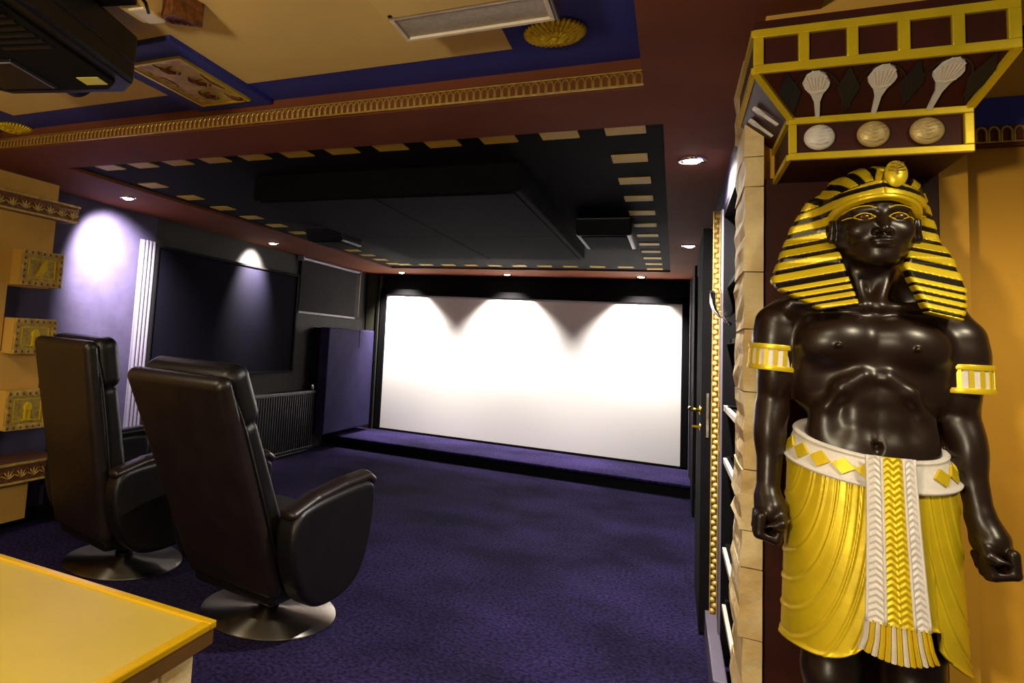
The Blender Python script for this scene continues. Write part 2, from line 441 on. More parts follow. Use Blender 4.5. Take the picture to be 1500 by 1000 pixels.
# ================================================================== THE THEATRE
# stage step, screen
t = thing('stage_step', 'low purple carpeted step running along under the white screen', 'step', (-1.8, 7.9, 0))
obj('riser', bx(-3.8, .2, 7.42, 7.46, 0, .10), M['black'], t, world=True)
obj('tread', bx(-3.8, .2, 7.40, 8.458, .10, .125), M['carpet'], t, world=True, bevel=.008)
t = thing('projection_screen', 'wide white projection screen in a black frame on the back wall', 'screen', (-1.73, 8.44, .125))
obj('screen_cloth', bx(-3.5, .07, 8.40, 8.41, .15, 1.925), M['screen'], t, world=True, label='white screen cloth')
for a in ((-3.58, -3.5, .126, 2.0), (.07, .14, .126, 2.0)):
    obj('frame_side', bx(a[0], a[1], 8.375, 8.45, a[2], a[3]), M['blackcloth'], t, world=True, bevel=.004)
obj('frame_rail', bx(-3.58, .14, 8.375, 8.45, 1.925, 2.0), M['blackcloth'], t, world=True, bevel=.004)
obj('frame_rail', bx(-3.58, .14, 8.375, 8.45, .126, .15), M['blackcloth'], t, world=True, bevel=.004)
t = thing('corner_column', 'narrow dark olive upright panel left of the white screen', 'panel', (-3.69, 8.4, .125))
obj('panel_board', bx(-3.78, -3.6, 8.36, 8.458, .126, 2.19), mat('dark_olive_cloth', '#2c2a1c', .9, bump=.1), t, world=True, bevel=.004)
obj('edge_strip', bx(-3.62, -3.6, 8.34, 8.362, .126, 2.19), M['black'], t, world=True)
t = thing('side_panel', 'tall narrow grey edged panel on right wall between screen and door', 'panel', (.18, 7.7, 0))
obj('panel_board', bx(.155, .199, 7.5, 8.36, .13, 2.15), M['blackcloth'], t, world=True, bevel=.004)
obj('edge_strip', bx(.14, .155, 7.9, 8.0, .13, 2.15), M['gunmetal'], t, world=True, bevel=.003, label='edge strip, grey for reflected light')  # grey stands in for light reflected along the panel edge
obj('edge_strip', bx(.15, .17, 6.6, 7.2, .0, 2.15), M['black'], t, world=True, bevel=.003)

# ceiling raft
t = thing('ceiling_raft', 'large dark rectangular panel hung under the black theatre ceiling', 'ceiling panel', (-1.4, 4.4, ZS+.02))
obj('frame', bx(-2.16, -.66, 3.12, 5.66, 2.075, 2.22), M['black'], t, world=True, bevel=.01)
for x0, x1 in ((-2.13, -1.42), (-1.415, -.69)):
    for y0, y1 in ((3.15, 4.44), (4.445, 5.63)):
        obj('cloth_panel', bx(x0, x1, y0, y1, 2.068, 2.08), M['navypanel'], t, world=True, bevel=.003)
# ceiling speakers
def speaker(x0, x1, y0, y1, lab):
    t = thing('ceiling_speaker', lab, 'speaker', ((x0+x1)/2, (y0+y1)/2, ZS+.02), group='black speakers under the theatre ceiling')
    obj('cabinet', prism([(y0, 2.19), (y0+.06, 2.085), (y1, 2.085), (y1, 2.19)], 0, x0, x1), M['plastic'], t, world=True, bevel=.012)
    obj('bracket', bx((x0+x1)/2-.03, (x0+x1)/2+.03, y0+.2, y1-.2, 2.18, 2.22), M['plastic'], t, world=True)
    obj('grille', bx(x0+.03, x1-.03, y0+.09, y1-.04, 2.078, 2.088), M['blackcloth'], t, world=True, bevel=.003)
speaker(-2.68, -2.36, 4.62, 5.05, 'black box speaker under the ceiling, left of the hung panel')
speaker(-.585, -.25, 4.45, 5.15, 'black box speaker under the ceiling, right of the hung panel')

# left wall furnishings
t = thing('blackout_panel', 'large black cloth panel on left wall beside the fluted pilaster', 'panel', (XL, 5.3, 1.44))
obj('cloth', bx(XL, XL+.03, 4.17, 6.42, .92, 1.955), M['navypanel'], t, world=True, bevel=.004)
for a in ((4.15, 6.45, 1.955, 1.975), (4.15, 6.45, .90, .92)):
    obj('frame_rail', bx(XL, XL+.045, a[0], a[1], a[2], a[3]), M['black'], t, world=True, bevel=.003)
for a in ((4.15, 4.17), (6.42, 6.45)):
    obj('frame_side', bx(XL, XL+.045, a[0], a[1], .92, 1.955), M['black'], t, world=True, bevel=.003)
t = thing('fluted_pilaster', 'grey fluted pilaster strip left of the black wall panel', 'pilaster', (XL, 4.07, .5))
obj('backing', bx(XL, XL+.015, 3.985, 4.15, .5, 2.0), M['flute'], t, world=True)
for i in range(4):
    y = 4.005+i*.041
    obj('flute', lathe([(.014, .5), (.014, 1.985), (.009, 1.998), (0, 2.0)], 10, c=(XL+.018, y, 0)), M['flute'], t, world=True, smooth='auto')
t = thing('roller_blind', 'black roller blind pulled down high on left wall', 'blind', (XL, 7.2, 2.18))
obj('tube', tube([(XL+.05, 6.48, 2.175), (XL+.05, 7.98, 2.175)], .022, 14), M['gunmetal'], t, world=True, smooth='auto', label='grey roller tube')
obj('fabric', bx(XL+.028, XL+.032, 6.5, 7.96, 1.58, 2.17), M['darkgrey'], t, world=True)
obj('bottom_bar', bx(XL+.022, XL+.038, 6.49, 7.97, 1.555, 1.58), M['gunmetal'], t, world=True, bevel=.004)
for y in (6.46, 8.0): obj('end_bracket', bx(XL, XL+.08, y-.008, y+.008, 2.14, 2.2), M['gunmetal'], t, world=True)
bd = obj('chain', tube([(XL+.07, 8.0, 2.16), (XL+.07, 8.0, 1.58)], .004, 6), M['cream'], t, world=True)
t = thing('acoustic_panel', 'thick purple cloth acoustic panel in far left corner', 'acoustic panel', (XL, 7.5, .17))
obj('cloth', bx(XL+.1, XL+.22, 6.92, 8.22, .19, 1.42), M['navycloth'], t, world=True, bevel=.015, seg=3)
obj('backing_board', bx(XL, XL+.1, 6.94, 8.2, .2, 1.41), M['black'], t, world=True)
obj('cord', tube([(XL+.225, 7.75, 1.42), (XL+.225, 7.75, 1.2)], .003, 5), M['black'], t, world=True)
t = thing('radiator', 'black column radiator under black wall panel on left wall', 'radiator', (XL, 6.2, .05))
for i in range(31):
    y = 5.42+i*.0475
    if i == 0:
        fin = obj('fin', bx(XL+.045, XL+.115, 5.405, 5.435, .06, .665), M['radiator'], t, world=True, bevel=.008)
    else: share(fin, t, (0, i*.0475, 0))
obj('top_grille', bx(XL+.03, XL+.13, 5.40, 6.88, .66, .695), M['radiator'], t, world=True, bevel=.006)
obj('back_plate', bx(XL+.03, XL+.06, 5.40, 6.88, .06, .66), M['radiator'], t, world=True)
obj('bottom_rail', bx(XL+.04, XL+.12, 5.40, 6.88, .05, .075), M['radiator'], t, world=True, bevel=.004)
obj('valve', lathe([(0, 0), (.02, .002), (.024, .03), (.018, .06), (0, .063)], 16, c=(XL+.09, 6.83, .695)), M['chrome'], t, world=True, smooth='auto', label='chrome valve')
obj('pipe', tube([(XL+.08, 6.8, .06), (XL+.08, 6.8, .025), (XL+.08, 5.36, .025)], .012, 8), M['radiator'], t, world=True, smooth='auto')

# relief blocks on the ochre pilaster
def rim_pieces(t, y0, y1, z0, z1, X):
    w = .034
    for a in ((y0, y1, z1-w, z1), (y0, y1, z0, z0+w), (y0, y0+w, z0+w, z1-w), (y1-w, y1, z0+w, z1-w)):
        obj('border', bx(X-.001, X+.012, *a), M['goldr'], t, world=True, bevel=.003)
    sm = None
    n1 = 7
    for k in range(n1):
        for (yy, zz) in ((y0+w/2+(y1-y0-w)*k/(n1-1), z1-w/2), (y0+w/2+(y1-y0-w)*k/(n1-1), z0+w/2)):
            q = obj('leaf', lathe([(0, -.011), (.007, -.005), (.009, .001), (.005, .007), (0, .010)], 6, c=(X+.011, yy, zz)), M['bronze'], t, world=True, smooth=True) if sm is None else share(sm, t, (0, yy-sm_y, zz-sm_z))
            if sm is None: sm, sm_y, sm_z = q, yy, zz
    for k in range(1, 5):
        for yy in (y0+w/2, y1-w/2):
            zz = z0+w/2+(z1-z0-w)*k/5
            share(sm, t, (0, yy-sm_y, zz-sm_z))
def relief_block(z0, z1, lab, kind):
    y0, y1, X = 2.73, 3.03, -3.53
    t = thing('relief_block', lab, 'relief', (-3.62, 2.88, (z0+z1)/2), group='square gold relief blocks on ochre pilaster')
    obj('block', bx(-3.8, X-.004, y0+.003, y1-.003, z0, z1), M['beige'], t, world=True, bevel=.003)
    obj('plate', bx(X-.004, X, y0, y1, z0, z1), M['goldd'], t, world=True)
    rim_pieces(t, y0, y1, z0, z1, X)
    yc, zc = (y0+y1)/2, (z0+z1)/2
    for a in ((y0+.05, y1-.05, z1-.056, z1-.050), (y0+.05, y1-.05, z0+.050, z0+.056), (y0+.05, y0+.056, z0+.056, z1-.056), (y1-.056, y1-.05, z0+.056, z1-.056)):
        obj('inner_line', bx(X-.001, X+.006, *a), M['gold'], t, world=True)
    bm = new()
    if kind == 'bird':
        prism([(yc-.03, zc-.03), (yc+.0, zc-.035), (yc+.03, zc-.005), (yc+.032, zc+.02), (yc+.005, zc+.015)], 0, X-.001, X+.014, bm)
        prism([(yc-.045, zc-.05), (yc-.01, zc-.05), (yc+.018, zc-.005), (yc+.03, zc+.035), (yc+.04, zc+.055), (yc+.018, zc+.066), (yc+.002, zc+.045), (yc-.012, zc+.01)], 0, X-.001, X+.012, bm)
        prism([(yc-.05, zc-.062), (yc+.02, zc-.062), (yc+.02, zc-.054), (yc-.05, zc-.054)], 0, X-.001, X+.012, bm)
        prism([(yc-.012, zc-.055), (yc-.006, zc-.055), (yc+.003, zc-.03), (yc-.006, zc-.03)], 0, X-.001, X+.009, bm)
        prism([(yc+.03, zc+.05), (yc+.055, zc+.045), (yc+.035, zc+.06)], 0, X-.001, X+.01, bm)
    else:
        s = 1 if kind == 'seated' else -1
        for a, b in ((-.022, -.006), (.006, .022)):
            prism([(yc+a*s, zc-.055), (yc+b*s, zc-.055), (yc+b*s, zc+.0), (yc+a*s, zc+.0)], 0, X-.001, X+.010, bm)
        prism([(yc-.028, zc-.0), (yc+.028, zc-.0), (yc+.024, zc+.03), (yc+.008, zc+.045), (yc-.008, zc+.045), (yc-.024, zc+.03)], 0, X-.001, X+.014, bm)
        prism([(yc-.034, zc-.064), (yc+.034, zc-.064), (yc+.034, zc-.055), (yc-.034, zc-.055)], 0, X-.001, X+.012, bm)
    obj('figure', bm, M['gold'], t, world=True, bevel=.002, label='raised %s figure' % ('bird' if kind == 'bird' else 'gold'))
relief_block(1.525, 1.745, 'square gold relief block with a standing bird, top of three', 'bird')
relief_block(1.11, 1.325, 'square gold relief block with small seated figure, middle of three', 'seated')
relief_block(.655, .89, 'square gold relief block half hidden by rear armchair, lowest of three', 'standing')
def frieze(y0, y1, z0, z1, lab):
    X = -3.54
    t = thing('frieze_strip', lab, 'frieze', (-3.62, (y0+y1)/2, z0), group='bronze frieze strips on ochre pilaster')
    obj('strip', bx(-3.8, X, y0, y1, z0, z1), M['bronze'], t, world=True, bevel=.003)
    obj('edge_bead', bx(X-.004, X+.012, y0-.003, y1+.003, z1-.012, z1+.002), M['goldr'], t, world=True, bevel=.002)
    obj('edge_bead', bx(X-.004, X+.012, y0-.003, y1+.003, z0-.002, z0+.010), M['goldr'], t, world=True, bevel=.002)
    zc = (z0+z1)/2; f0 = None
    nn = int((y1-y0)/.085)
    for i in range(nn):
        yy = y0+.05+(y1-y0-.1)*i/max(1, nn-1)
        if f0 is None:
            bm = new()
            for a in (-60, -30, 0, 30, 60):
                d = Vector((0, math.sin(R(a)), math.cos(R(a))))
                tube([(X, yy, zc-.03), (X+.004, yy+d.y*.03, zc-.03+d.z*.03), (X+.002, yy+d.y*.052, zc-.03+d.z*.05)], [.003, .005, .002], 5, bm=bm)
            f0 = obj('lotus_leaf', bm, M['goldr'], t, world=True, smooth=True); fy = yy
        else: share(f0, t, (0, yy-fy, 0))
frieze(1.6, 3.13, 1.965, 2.075, 'bronze lotus frieze strip high on the pilaster above the blocks')
frieze(1.6, 3.21, .335, .455, 'bronze lotus frieze strip low on the pilaster behind the rear armchair')

# ------------------------------------------------------------------ recessed spotlights of the theatre
def spotlight(x, y, w, lab, size=62, col=(1, .93, .84), aim=(0, 0), zz=ZS, blend=1.):
    t = thing('ceiling_spotlight', lab, 'spotlight', (x, y, zz), group='recessed ceiling spotlights')
    obj('ring', lathe([(.040, -.002), (.044, -.007), (.054, -.006), (.058, 0), (.058, .01), (.040, .01)], 24), M['chrome'], t, smooth='auto')
    obj('bulb', lathe([(0, -.016), (.02, -.013), (.034, -.006), (.04, .0), (.04, .006), (0, .006)], 20), M['bulb'], t, smooth=True, label='glowing bulb')
    l = bpy.data.lights.new('spot_beam', 'SPOT'); l.energy = w*4; l.color = col; l.spot_size = R(size*2); l.spot_blend = blend; l.shadow_soft_size = .03
    lo = bpy.data.objects.new('spot_beam', l); COL.objects.link(lo); lo.parent = t; lo.location = (0, 0, -.03)
    lo.rotation_euler = (R(aim[1]), R(aim[0]), 0)
YL = 8.12
spotlight(-3.2, YL, SPOT_W['back'], 'small glowing ceiling spotlight above left end of the screen', 49, aim=(0, 15))
spotlight(-1.83, YL, SPOT_W['back'], 'small glowing ceiling spotlight above the middle of the screen', 49, aim=(0, 15))
spotlight(-.345, YL, SPOT_W['back'], 'small glowing ceiling spotlight above right end of the screen', 49, aim=(0, 15))
spotlight(-3.56, 5.55, SPOT_W['left_far'], 'glowing ceiling spotlight over the black wall panel on left wall', 44, aim=(42, 0))
spotlight(-3.42, 3.43, SPOT_W['left_near'], 'glowing ceiling spotlight over the bare purple left wall', 44, aim=(42, 24))
spotlight(.058, 3.2, SPOT_W['right_near'], 'big bright ceiling spotlight nearest the black pharaoh statue', 84)
spotlight(.09, 5.75, SPOT_W['right_far'], 'glowing ceiling spotlight above the open black door', 55)
l = bpy.data.lights.new('added_fill', 'POINT'); l.energy = FILL_LIGHT[1]; l.color = FILL_LIGHT[2]; l.shadow_soft_size = .12  # added fill light with no fitting of its own
lo = bpy.data.objects.new('added_fill', l); COL.objects.link(lo); lo.location = FILL_LIGHT[0]
for (p, w, size, col) in LOUNGE:
    l = bpy.data.lights.new('lounge_lamp', 'SPOT'); l.energy = w*4; l.color = col; l.spot_size = R(size); l.spot_blend = .4; l.shadow_soft_size = .10
    lo = bpy.data.objects.new('lounge_lamp', l); COL.objects.link(lo); lo.location = p

# ================================================================== RECLINERS
def srot(v, a): return (v[0]*math.cos(a)-v[1]*math.sin(a), v[0]*math.sin(a)+v[1]*math.cos(a))
def rbox_field(lo, hi, h, pieces):
    fl = Field(lo, hi, h)
    for p in pieces: p(fl)
    return fl
def slab(fl, c, half, r, tilt, k=.015, bulge=0., wtop=0., op='u'):
    """rounded box in a frame tilted about x; tilt>0 leans the top backwards (-y)"""
    ca, sa = math.cos(tilt), math.sin(tilt)
    def fn(X, Y, Z):
        x = X-c[0]; yy = Y-c[1]; zz = Z-c[2]
        y = yy*ca+zz*sa; z = -yy*sa+zz*ca
        x = x/(1+wtop*np.clip(z/half[2], -1, 1))
        b = bulge*(1-np.clip(x/half[0], -1, 1)**2)*(1-np.clip(z/half[2], -1, 1)**2)
        qx = np.abs(x)-half[0]+r; qy = np.abs(y)-half[1]-b+r; qz = np.abs(z)-half[2]+r
        o = np.sqrt(np.maximum(qx, 0)**2+np.maximum(qy, 0)**2+np.maximum(qz, 0)**2)
        return o+np.minimum(np.maximum(qx, np.maximum(qy, qz)), 0)-r
    m = max(half)*1.15
    e = (half[0]*1.2, abs(half[1]*ca)+abs(half[2]*sa)+.05, abs(half[1]*sa)+abs(half[2]*ca)+.03)
    fl.put(fn, [c[i]-e[i] for i in range(3)], [c[i]+e[i] for i in range(3)], k, op)
def make_chair():
    t = thing('recliner_armchair', 'black leather swivel armchair, nearer one in front of the ochre counter', 'armchair', (0, 0, 0), group='black leather recliner armchairs')
    T = R(26)
    bc = Vector((0, -.482, .675))           # centre of the back shell
    ax = Vector((0, -math.sin(T), math.cos(T))); nr = Vector((0, math.cos(T), math.sin(T)))
    f = Field((-.38, -.86, .12), (.38, .02, 1.25), .006)
    slab(f, bc, (.288, .040, .53), .038, T, bulge=.012, wtop=.05)
    obj('back_shell', f.mesh('back_shell'), M['leather'], t)
    f = Field((-.36, -.86, .3), (.36, .12, 1.24), .006)
    p = bc+nr*.088+ax*-.06
    slab(f, p, (.27, .055, .34), .045, T, bulge=.02)
    obj('back_cushion', f.mesh('back_cushion'), M['leatherd'], t)
    f = Field((-.36, -.86, .85), (.36, .0, 1.25), .006)
    p = bc+nr*.10+ax*.395
    slab(f, p, (.283, .065, .135), .055, T, bulge=.012)
    obj('headrest', f.mesh('headrest'), M['leatherd'], t)
    # piping round the back shell
    pts = []
    for a in range(40):
        th = 2*math.pi*a/40
        n_ = 5.0
        cx = math.copysign(abs(math.cos(th))**(2/n_), math.cos(th)); cz = math.copysign(abs(math.sin(th))**(2/n_), math.sin(th))
        pts.append(bc+nr*.034+ax*(cz*.522)+Vector((cx*.286*(1+.05*cz), 0, 0)))
    obj('piping', tube(pts, .006, 6, closed=True), M['leatherd'], t, smooth=True)
    # seat
    f = Field((-.32, -.36, .22), (.32, .46, .56), .006)
    slab(f, (0, .02, .43), (.272, .28, .062), .05, R(-6), bulge=0)
    slab(f, (0, .27, .33), (.262, .05, .12), .045, R(-12), k=.03)
    obj('seat', f.mesh('seat'), M['leatherd'], t)
    f = Field((-.29, -.36, .12), (.29, .36, .40), .007)
    slab(f, (0, -.03, .25), (.25, .25, .10), .03, 0)
    obj('underframe', f.mesh('underframe'), M['leatherd'], t)
    prof = [(-.32, .58), (-.20, .615), (.02, .640), (.20, .655), (.28, .645), (.298, .58), (.285, .44), (.245, .30), (.16, .185), (.0, .145), (-.18, .155), (-.29, .27), (-.345, .46)]
    pq = np.array(prof)
    for _ in range(3):                  # round the outline (corner cutting)
        nx = np.roll(pq, -1, 0); pq = np.stack([.75*pq+.25*nx, .25*pq+.75*nx], 1).reshape(-1, 2)
    prof = pq[::2]
    for s in (-1, 1):
        f = Field((s*.34-.09, -.42, .1), (s*.34+.09, .46, .75), .006)
        def fn(X, Y, Z, s=s):
            d2 = sdpoly(prof, Y[0], Z[0])[None]
            qx = np.abs(X-s*.335)-.03; q2 = d2+.03
            return np.minimum(np.maximum(qx, q2), 0)+np.sqrt(np.maximum(qx, 0)**2+np.maximum(q2, 0)**2)-.028
        f.put(fn, (s*.335-.06, -.40, .13), (s*.335+.06, .42, .70), .01)
        arm = obj('armrest', f.mesh('armrest'), M['leatherd'], t)
        f = Field((s*.335-.09, -.45, .5), (s*.335+.09, .5, .76), .006)
        for a, b in (((-.31, .575), (-.15, .622)), ((-.15, .622), (.06, .652)), ((.06, .652), (.26, .667)), ((.26, .667), (.302, .645))):
            A = np.array((s*.335, *a)); B = np.array((s*.335, *b))
            def fc(X, Y, Z, A=A, B=B):
                ba = B-A; L = ba@ba
                tt = np.clip(((Y-A[1])*ba[1]+(Z-A[2])*ba[2])/L, 0, 1)
                return np.sqrt(((X-A[0])*.55)**2+(Y-A[1]-tt*ba[1])**2+(Z-A[2]-tt*ba[2])**2)-.026
            f.put(fc, np.minimum(A, B)-.06, np.maximum(A, B)+.06, .003)
        obj('arm_pad', f.mesh('arm_pad'), M['leather'], arm)
    obj('post', lathe([(.05, .03), (.05, .05), (.034, .06), (.034, .2)], 24), M['plastic'], t, smooth='auto', label='black swivel post')
    obj('base_plate', lathe([(.318, 0), (.325, .004), (.325, .009), (.318, .012), (.25, .016), (.12, .021), (.06, .025), (0, .026)], 96), M['steel'], t, smooth='auto', label='round brushed steel base plate')
    return t
ch = make_chair()
ch2 = copy_tree(ch)
ch.matrix_basis = Matrix.Translation((-1.74, 2.915, .001)) @ Matrix.Rotation(R(-9), 4, 'Z')
ch2.matrix_basis = Matrix.Translation((-2.78, 3.02, .001)) @ Matrix.Rotation(R(-15), 4, 'Z')
for c in ch2.children:              # the farther chair's back stands more upright
    if c.name.split('.')[0] in ('back_shell', 'back_cushion', 'headrest', 'piping'):
        c.matrix_basis = Matrix.Translation((0, -.25, .25)) @ Matrix.Rotation(R(-14), 4, 'X') @ Matrix.Translation((0, .25, -.25))
ch2['label'] = 'black leather swivel armchair, farther one beside the ochre pilaster'

# ================================================================== COUNTER
t = thing('counter', 'ochre topped counter with gold rim and stone body, lower left corner', 'counter', (-1.8, .5, 0))
cx1, cy1 = -.838, 1.2
obj('top', bx(-3.0, cx1-.022, -.6, cy1-.022, .708, .747), M['tabletop'], t, world=True)
obj('rim', bx(-3.0, cx1, cy1-.022, cy1, .737, .752), M['tablerim'], t, world=True, bevel=.003)
obj('rim', bx(cx1-.022, cx1, -.6, cy1-.022, .737, .752), M['tablerim'], t, world=True, bevel=.003)
obj('edge_board', bx(-3.0, cx1-.004, -.6, cy1-.004, .706, .737), M['browned'], t, world=True)
obj('body', bx(-2.95, cx1-.05, -.55, cy1-.045, 0, .706), M['stone'], t, world=True)
yy = cy1-.03; k = 0
while yy > -.5:
    w = .10 if k == 0 else random.uniform(.12, .26); zz = .706
    while zz > .05:
        hh = random.uniform(.12, .3); z0 = max(0, zz-hh)
        obj('stone', bx(cx1-.055, cx1-.022-random.uniform(0, .008), yy-w+.002, yy-.002, z0+.002, zz-.002), M['stone'], t, world=True, bevel=.006)
        zz -= hh
    yy -= w; k += 1

# ================================================================== LOUNGE CEILING THINGS
t = thing('relief_plaque', 'gold relief plaque with figures in a blue ceiling frame', 'plaque', (-1.68, 1.98, ZC))
Z0 = ZC-.022
obj('frame_board', bx(-1.87, -1.5, 1.62, 2.25, Z0, ZC), M['blue'], t, world=True, bevel=.003)
obj('plate', bx(-1.793, -1.55, 1.73, 2.17, Z0-.006, Z0+.001), M['plaque'], t, world=True, bevel=.002)
for a in ((-1.793, -1.55, 1.73, 1.742), (-1.793, -1.55, 2.158, 2.17), (-1.793, -1.781, 1.742, 2.158), (-1.562, -1.55, 1.742, 2.158)):
    obj('plate_edge', bx(a[0], a[1], a[2], a[3], Z0-.011, Z0-.005), M['gold'], t, world=True)
def blob(pts, r):
    return tube([(x+.012, y-.02, Z0-.006) for x, y in pts], r, 6)
rs = random.Random(11)
figs = []
for (bx_, by_) in ((-1.70, 1.83), (-1.66, 1.96), (-1.72, 2.09), (-1.62, 2.14)):      # four little figures: body, legs, arms, head
    figs.append(('figure_body', [(bx_, by_-.02), (bx_+.012, by_+.01), (bx_+.03, by_+.03)], [.007, .013, .009]))
    figs.append(('figure_head', [(bx_+.036, by_+.036), (bx_+.043, by_+.043)], [.008, .007]))
    for q in range(4):
        a = rs.uniform(-2.6, 1.2); L = rs.uniform(.03, .05)
        ox, oy = bx_+rs.uniform(-.01, .02), by_+rs.uniform(-.02, .02)
        figs.append(('figure_limb', [(ox, oy), (ox+L*.5*math.cos(a), oy+L*.5*math.sin(a)), (ox+L*math.cos(a+.4), oy+L*math.sin(a+.4))], [.005, .004, .003]))
figs.append(('bow', [(-1.76+.012*math.sin(a), 1.93+.05*math.cos(a)) for a in np.linspace(0, 3.1, 8)], .003))
figs.append(('reed', [(-1.59, 1.90), (-1.60, 1.98), (-1.59, 2.05)], [.003, .005, .003]))
for k in range(9):
    y = 1.78+.046*k
    figs.append(('glyph', [(-1.775, y), (-1.772+rs.uniform(0, .012), y+.012), (-1.775, y+.024)], .0035))
for nme, p, r in figs: obj(nme, blob(p, list(r) if isinstance(r, list) else r), M['bronze'] if nme != 'glyph' else M['goldr'], t, world=True, smooth=True)
def rosette(x, y, lab):
    t = thing('ceiling_rosette', lab, 'rosette', (x, y, ZC), group='gold ceiling rosettes')
    obj('disc', lathe([(0, -.012), (.03, -.010), (.075, -.004), (.08, .001), (0, .001)], 32), M['goldd'], t, smooth='auto')
    pet = None
    for ring, (r0, r1, nn, zz) in enumerate(((.046, .090, 34, -.010), (.030, .068, 26, -.016), (.010, .044, 15, -.021))):
        base = None
        for i in range(nn):
            a = 2*math.pi*(i+.5*(ring % 2))/nn
            if base is None:
                w = r1*math.pi/nn*.9
                base = obj('petal', tube([(r0, 0, zz), ((r0+r1)/2, 0, zz-.006), (r1-.006, 0, zz-.001), (r1, 0, zz+.004)], [w*.5, w, w*.9, w*.3], 6), M['gold'], t, smooth=True)
                base.matrix_basis = Matrix.Rotation(a, 4, 'Z')
            else: share(base, t, (0, 0, 0), Matrix.Rotation(a, 4, 'Z'))
    obj('boss', lathe([(0, -.036), (.008, -.033), (.012, -.026), (.008, -.018), (0, -.018)], 12), M['gold'], t, smooth=True)
rosette(-.335, 1.985, 'gold petalled ceiling rosette on blue, beside the beige grille box')
rosette(-3.03, 2.22, 'gold petalled ceiling rosette on blue at far left edge')

t = thing('grille_box', 'beige box with long silver grille under the ochre ceiling', 'ceiling unit', (-.48, 1.3, ZC))
obj('housing', prism([(.75, 2.297), (.75, 2.19), (1.555, 2.19), (1.565, 2.205), (1.715, 2.215), (1.715, 2.297)], 0, -.70, -.285), M['ceilbeige'], t, world=True, bevel=.004)
gp = bx(-.685, -.30, 1.58, 1.70, 2.203, 2.216)
obj('grille', gp, M['grille'], t, world=True, bevel=.002, label='silver mesh grille')
for a in ((-.697, -.288, 1.566, 1.580), (-.697, -.288, 1.70, 1.714), (-.697, -.685, 1.58, 1.70), (-.30, -.288, 1.58, 1.70)):
    obj('grille_frame', bx(a[0], a[1], a[2], a[3], 2.196, 2.216), M['cream'], t, world=True, bevel=.002)
obj('end_cap', bx(-.286, -.278, .75, 1.712, 2.195, 2.295), M['gunmetal'], t, world=True, bevel=.003)
obj('screw', lathe([(0, 0), (.006, 0), (.006, .003), (0, .004)], 10, c=(-.68, 1.54, 2.187)), M['plastic'], t, world=True)

# projector
t = thing('projector', 'black projector with yellow label hanging from lounge ceiling, top left', 'projector', (-1.66, 1.12, 2.06), R(14))
def oct_(hx, hy, c): return [(-hx+c, -hy), (hx-c, -hy), (hx, -hy+c), (hx, hy-c), (hx-c, hy), (-hx+c, hy), (-hx, hy-c), (-hx, -hy+c)]
obj('body', prism(oct_(.27, .34, .07), 2, 0, .15), M['plastic'], t, bevel=.012, seg=3)
obj('bottom_plate', prism(oct_(.225, .29, .05), 2, -.008, .004), M['black'], t, bevel=.003)
obj('lens_ring', lathe([(.05, -.01), (.065, -.01), (.068, .05), (.05, .05)], 28, c=(0, .34, .075), mtx=Matrix.Rotation(R(-90), 4, 'X')), M['plastic'], t, smooth='auto')
obj('lens', lathe([(0, .052), (.03, .048), (.05, .035), (.05, .0), (0, .0)], 28, c=(0, .34, .075), mtx=Matrix.Rotation(R(-90), 4, 'X')), M['lensglass'], t, smooth=True)
obj('label_sticker', bx(.13, .20, .19, .245, -.010, -.0075), M['sticker'], t, label='yellow warning label')
lc = obj('lamp_cover', bx(-.17, .02, .05, .26, -.014, -.006), M['plastic'], t, bevel=.006)
obj('cover_edge', tube([(-.165, .06, -.0145), (.012, .06, -.0145), (.012, .25, -.0145)], .003, 6), M['gunmetal'], lc)
obj('side_seam', tube([(.2705, -.26, .06), (.2705, .26, .06)], .003, 6), M['plastic'], t)
for i in range(6): obj('vent_slat', bx(.05, .2, -.2+i*.035, -.185+i*.035, -.012, -.006), M['plastic'], t)
for x in (-.2, .2):
    obj('foot', lathe([(0, -.02), (.02, -.02), (.022, -.01), (.016, 0), (0, 0)], 16, c=(x, -.25, -.005)), M['plastic'], t, smooth='auto')
obj('mount_plate', bx(-.14, .14, -.16, .16, .15, .165), M['plastic'], t, bevel=.003)
obj('mount_arm', bx(.10, .36, .02, .10, .155, .185), M['plastic'], t, bevel=.004)
obj('mount_pole', lathe([(.03, .16), (.03, .24)], 20), M['plastic'], t, smooth='auto')
t = thing('cable', 'thin black cable running from the projector to cream ceiling bracket', 'cable', (-1.40, 1.3, 2.25))
obj('lead', tube([(-1.305, 1.20, 2.28), (-1.30, 1.25, 2.235), (-1.30, 1.30, 2.215), (-1.325, 1.34, 2.21)], .005, 7), M['plastic'], t, world=True, smooth=True)
# bracket
t = thing('ceiling_bracket', 'cream ceiling bracket with brown fluted flare beside the projector', 'bracket', (-1.3, 1.3, ZC))
obj('arm', prism([(-1.42, 2.23), (-1.335, 2.225), (-1.335, 2.297), (-1.42, 2.297)], 1, .9, 1.42), M['ceilbeige'], t, world=True, bevel=.004)
obj('cap', prism([(-1.40, 2.225), (-1.338, 2.22), (-1.338, 2.29), (-1.40, 2.29)], 1, 1.33, 1.425), M['cream'], t, world=True, bevel=.006, label='white end cap')
obj('flare', hexa(new(), [(-1.337, 1.40, 2.225), (-1.337, 1.44, 2.225), (-1.337, 1.44, 2.295), (-1.337, 1.40, 2.295)], [(-1.275, 1.375, 2.218), (-1.255, 1.49, 2.222), (-1.255, 1.49, 2.297), (-1.275, 1.375, 2.297)]), M['bronze'], t, world=True, bevel=.003, label='brown fluted flare')
for i in range(4):
    obj('flute', tube([(-1.318+i*.014, 1.405+.004*i, 2.222), (-1.318+i*.014, 1.435+.010*i, 2.223)], .004, 6), M['maroon_d'], t, world=True, smooth=True)

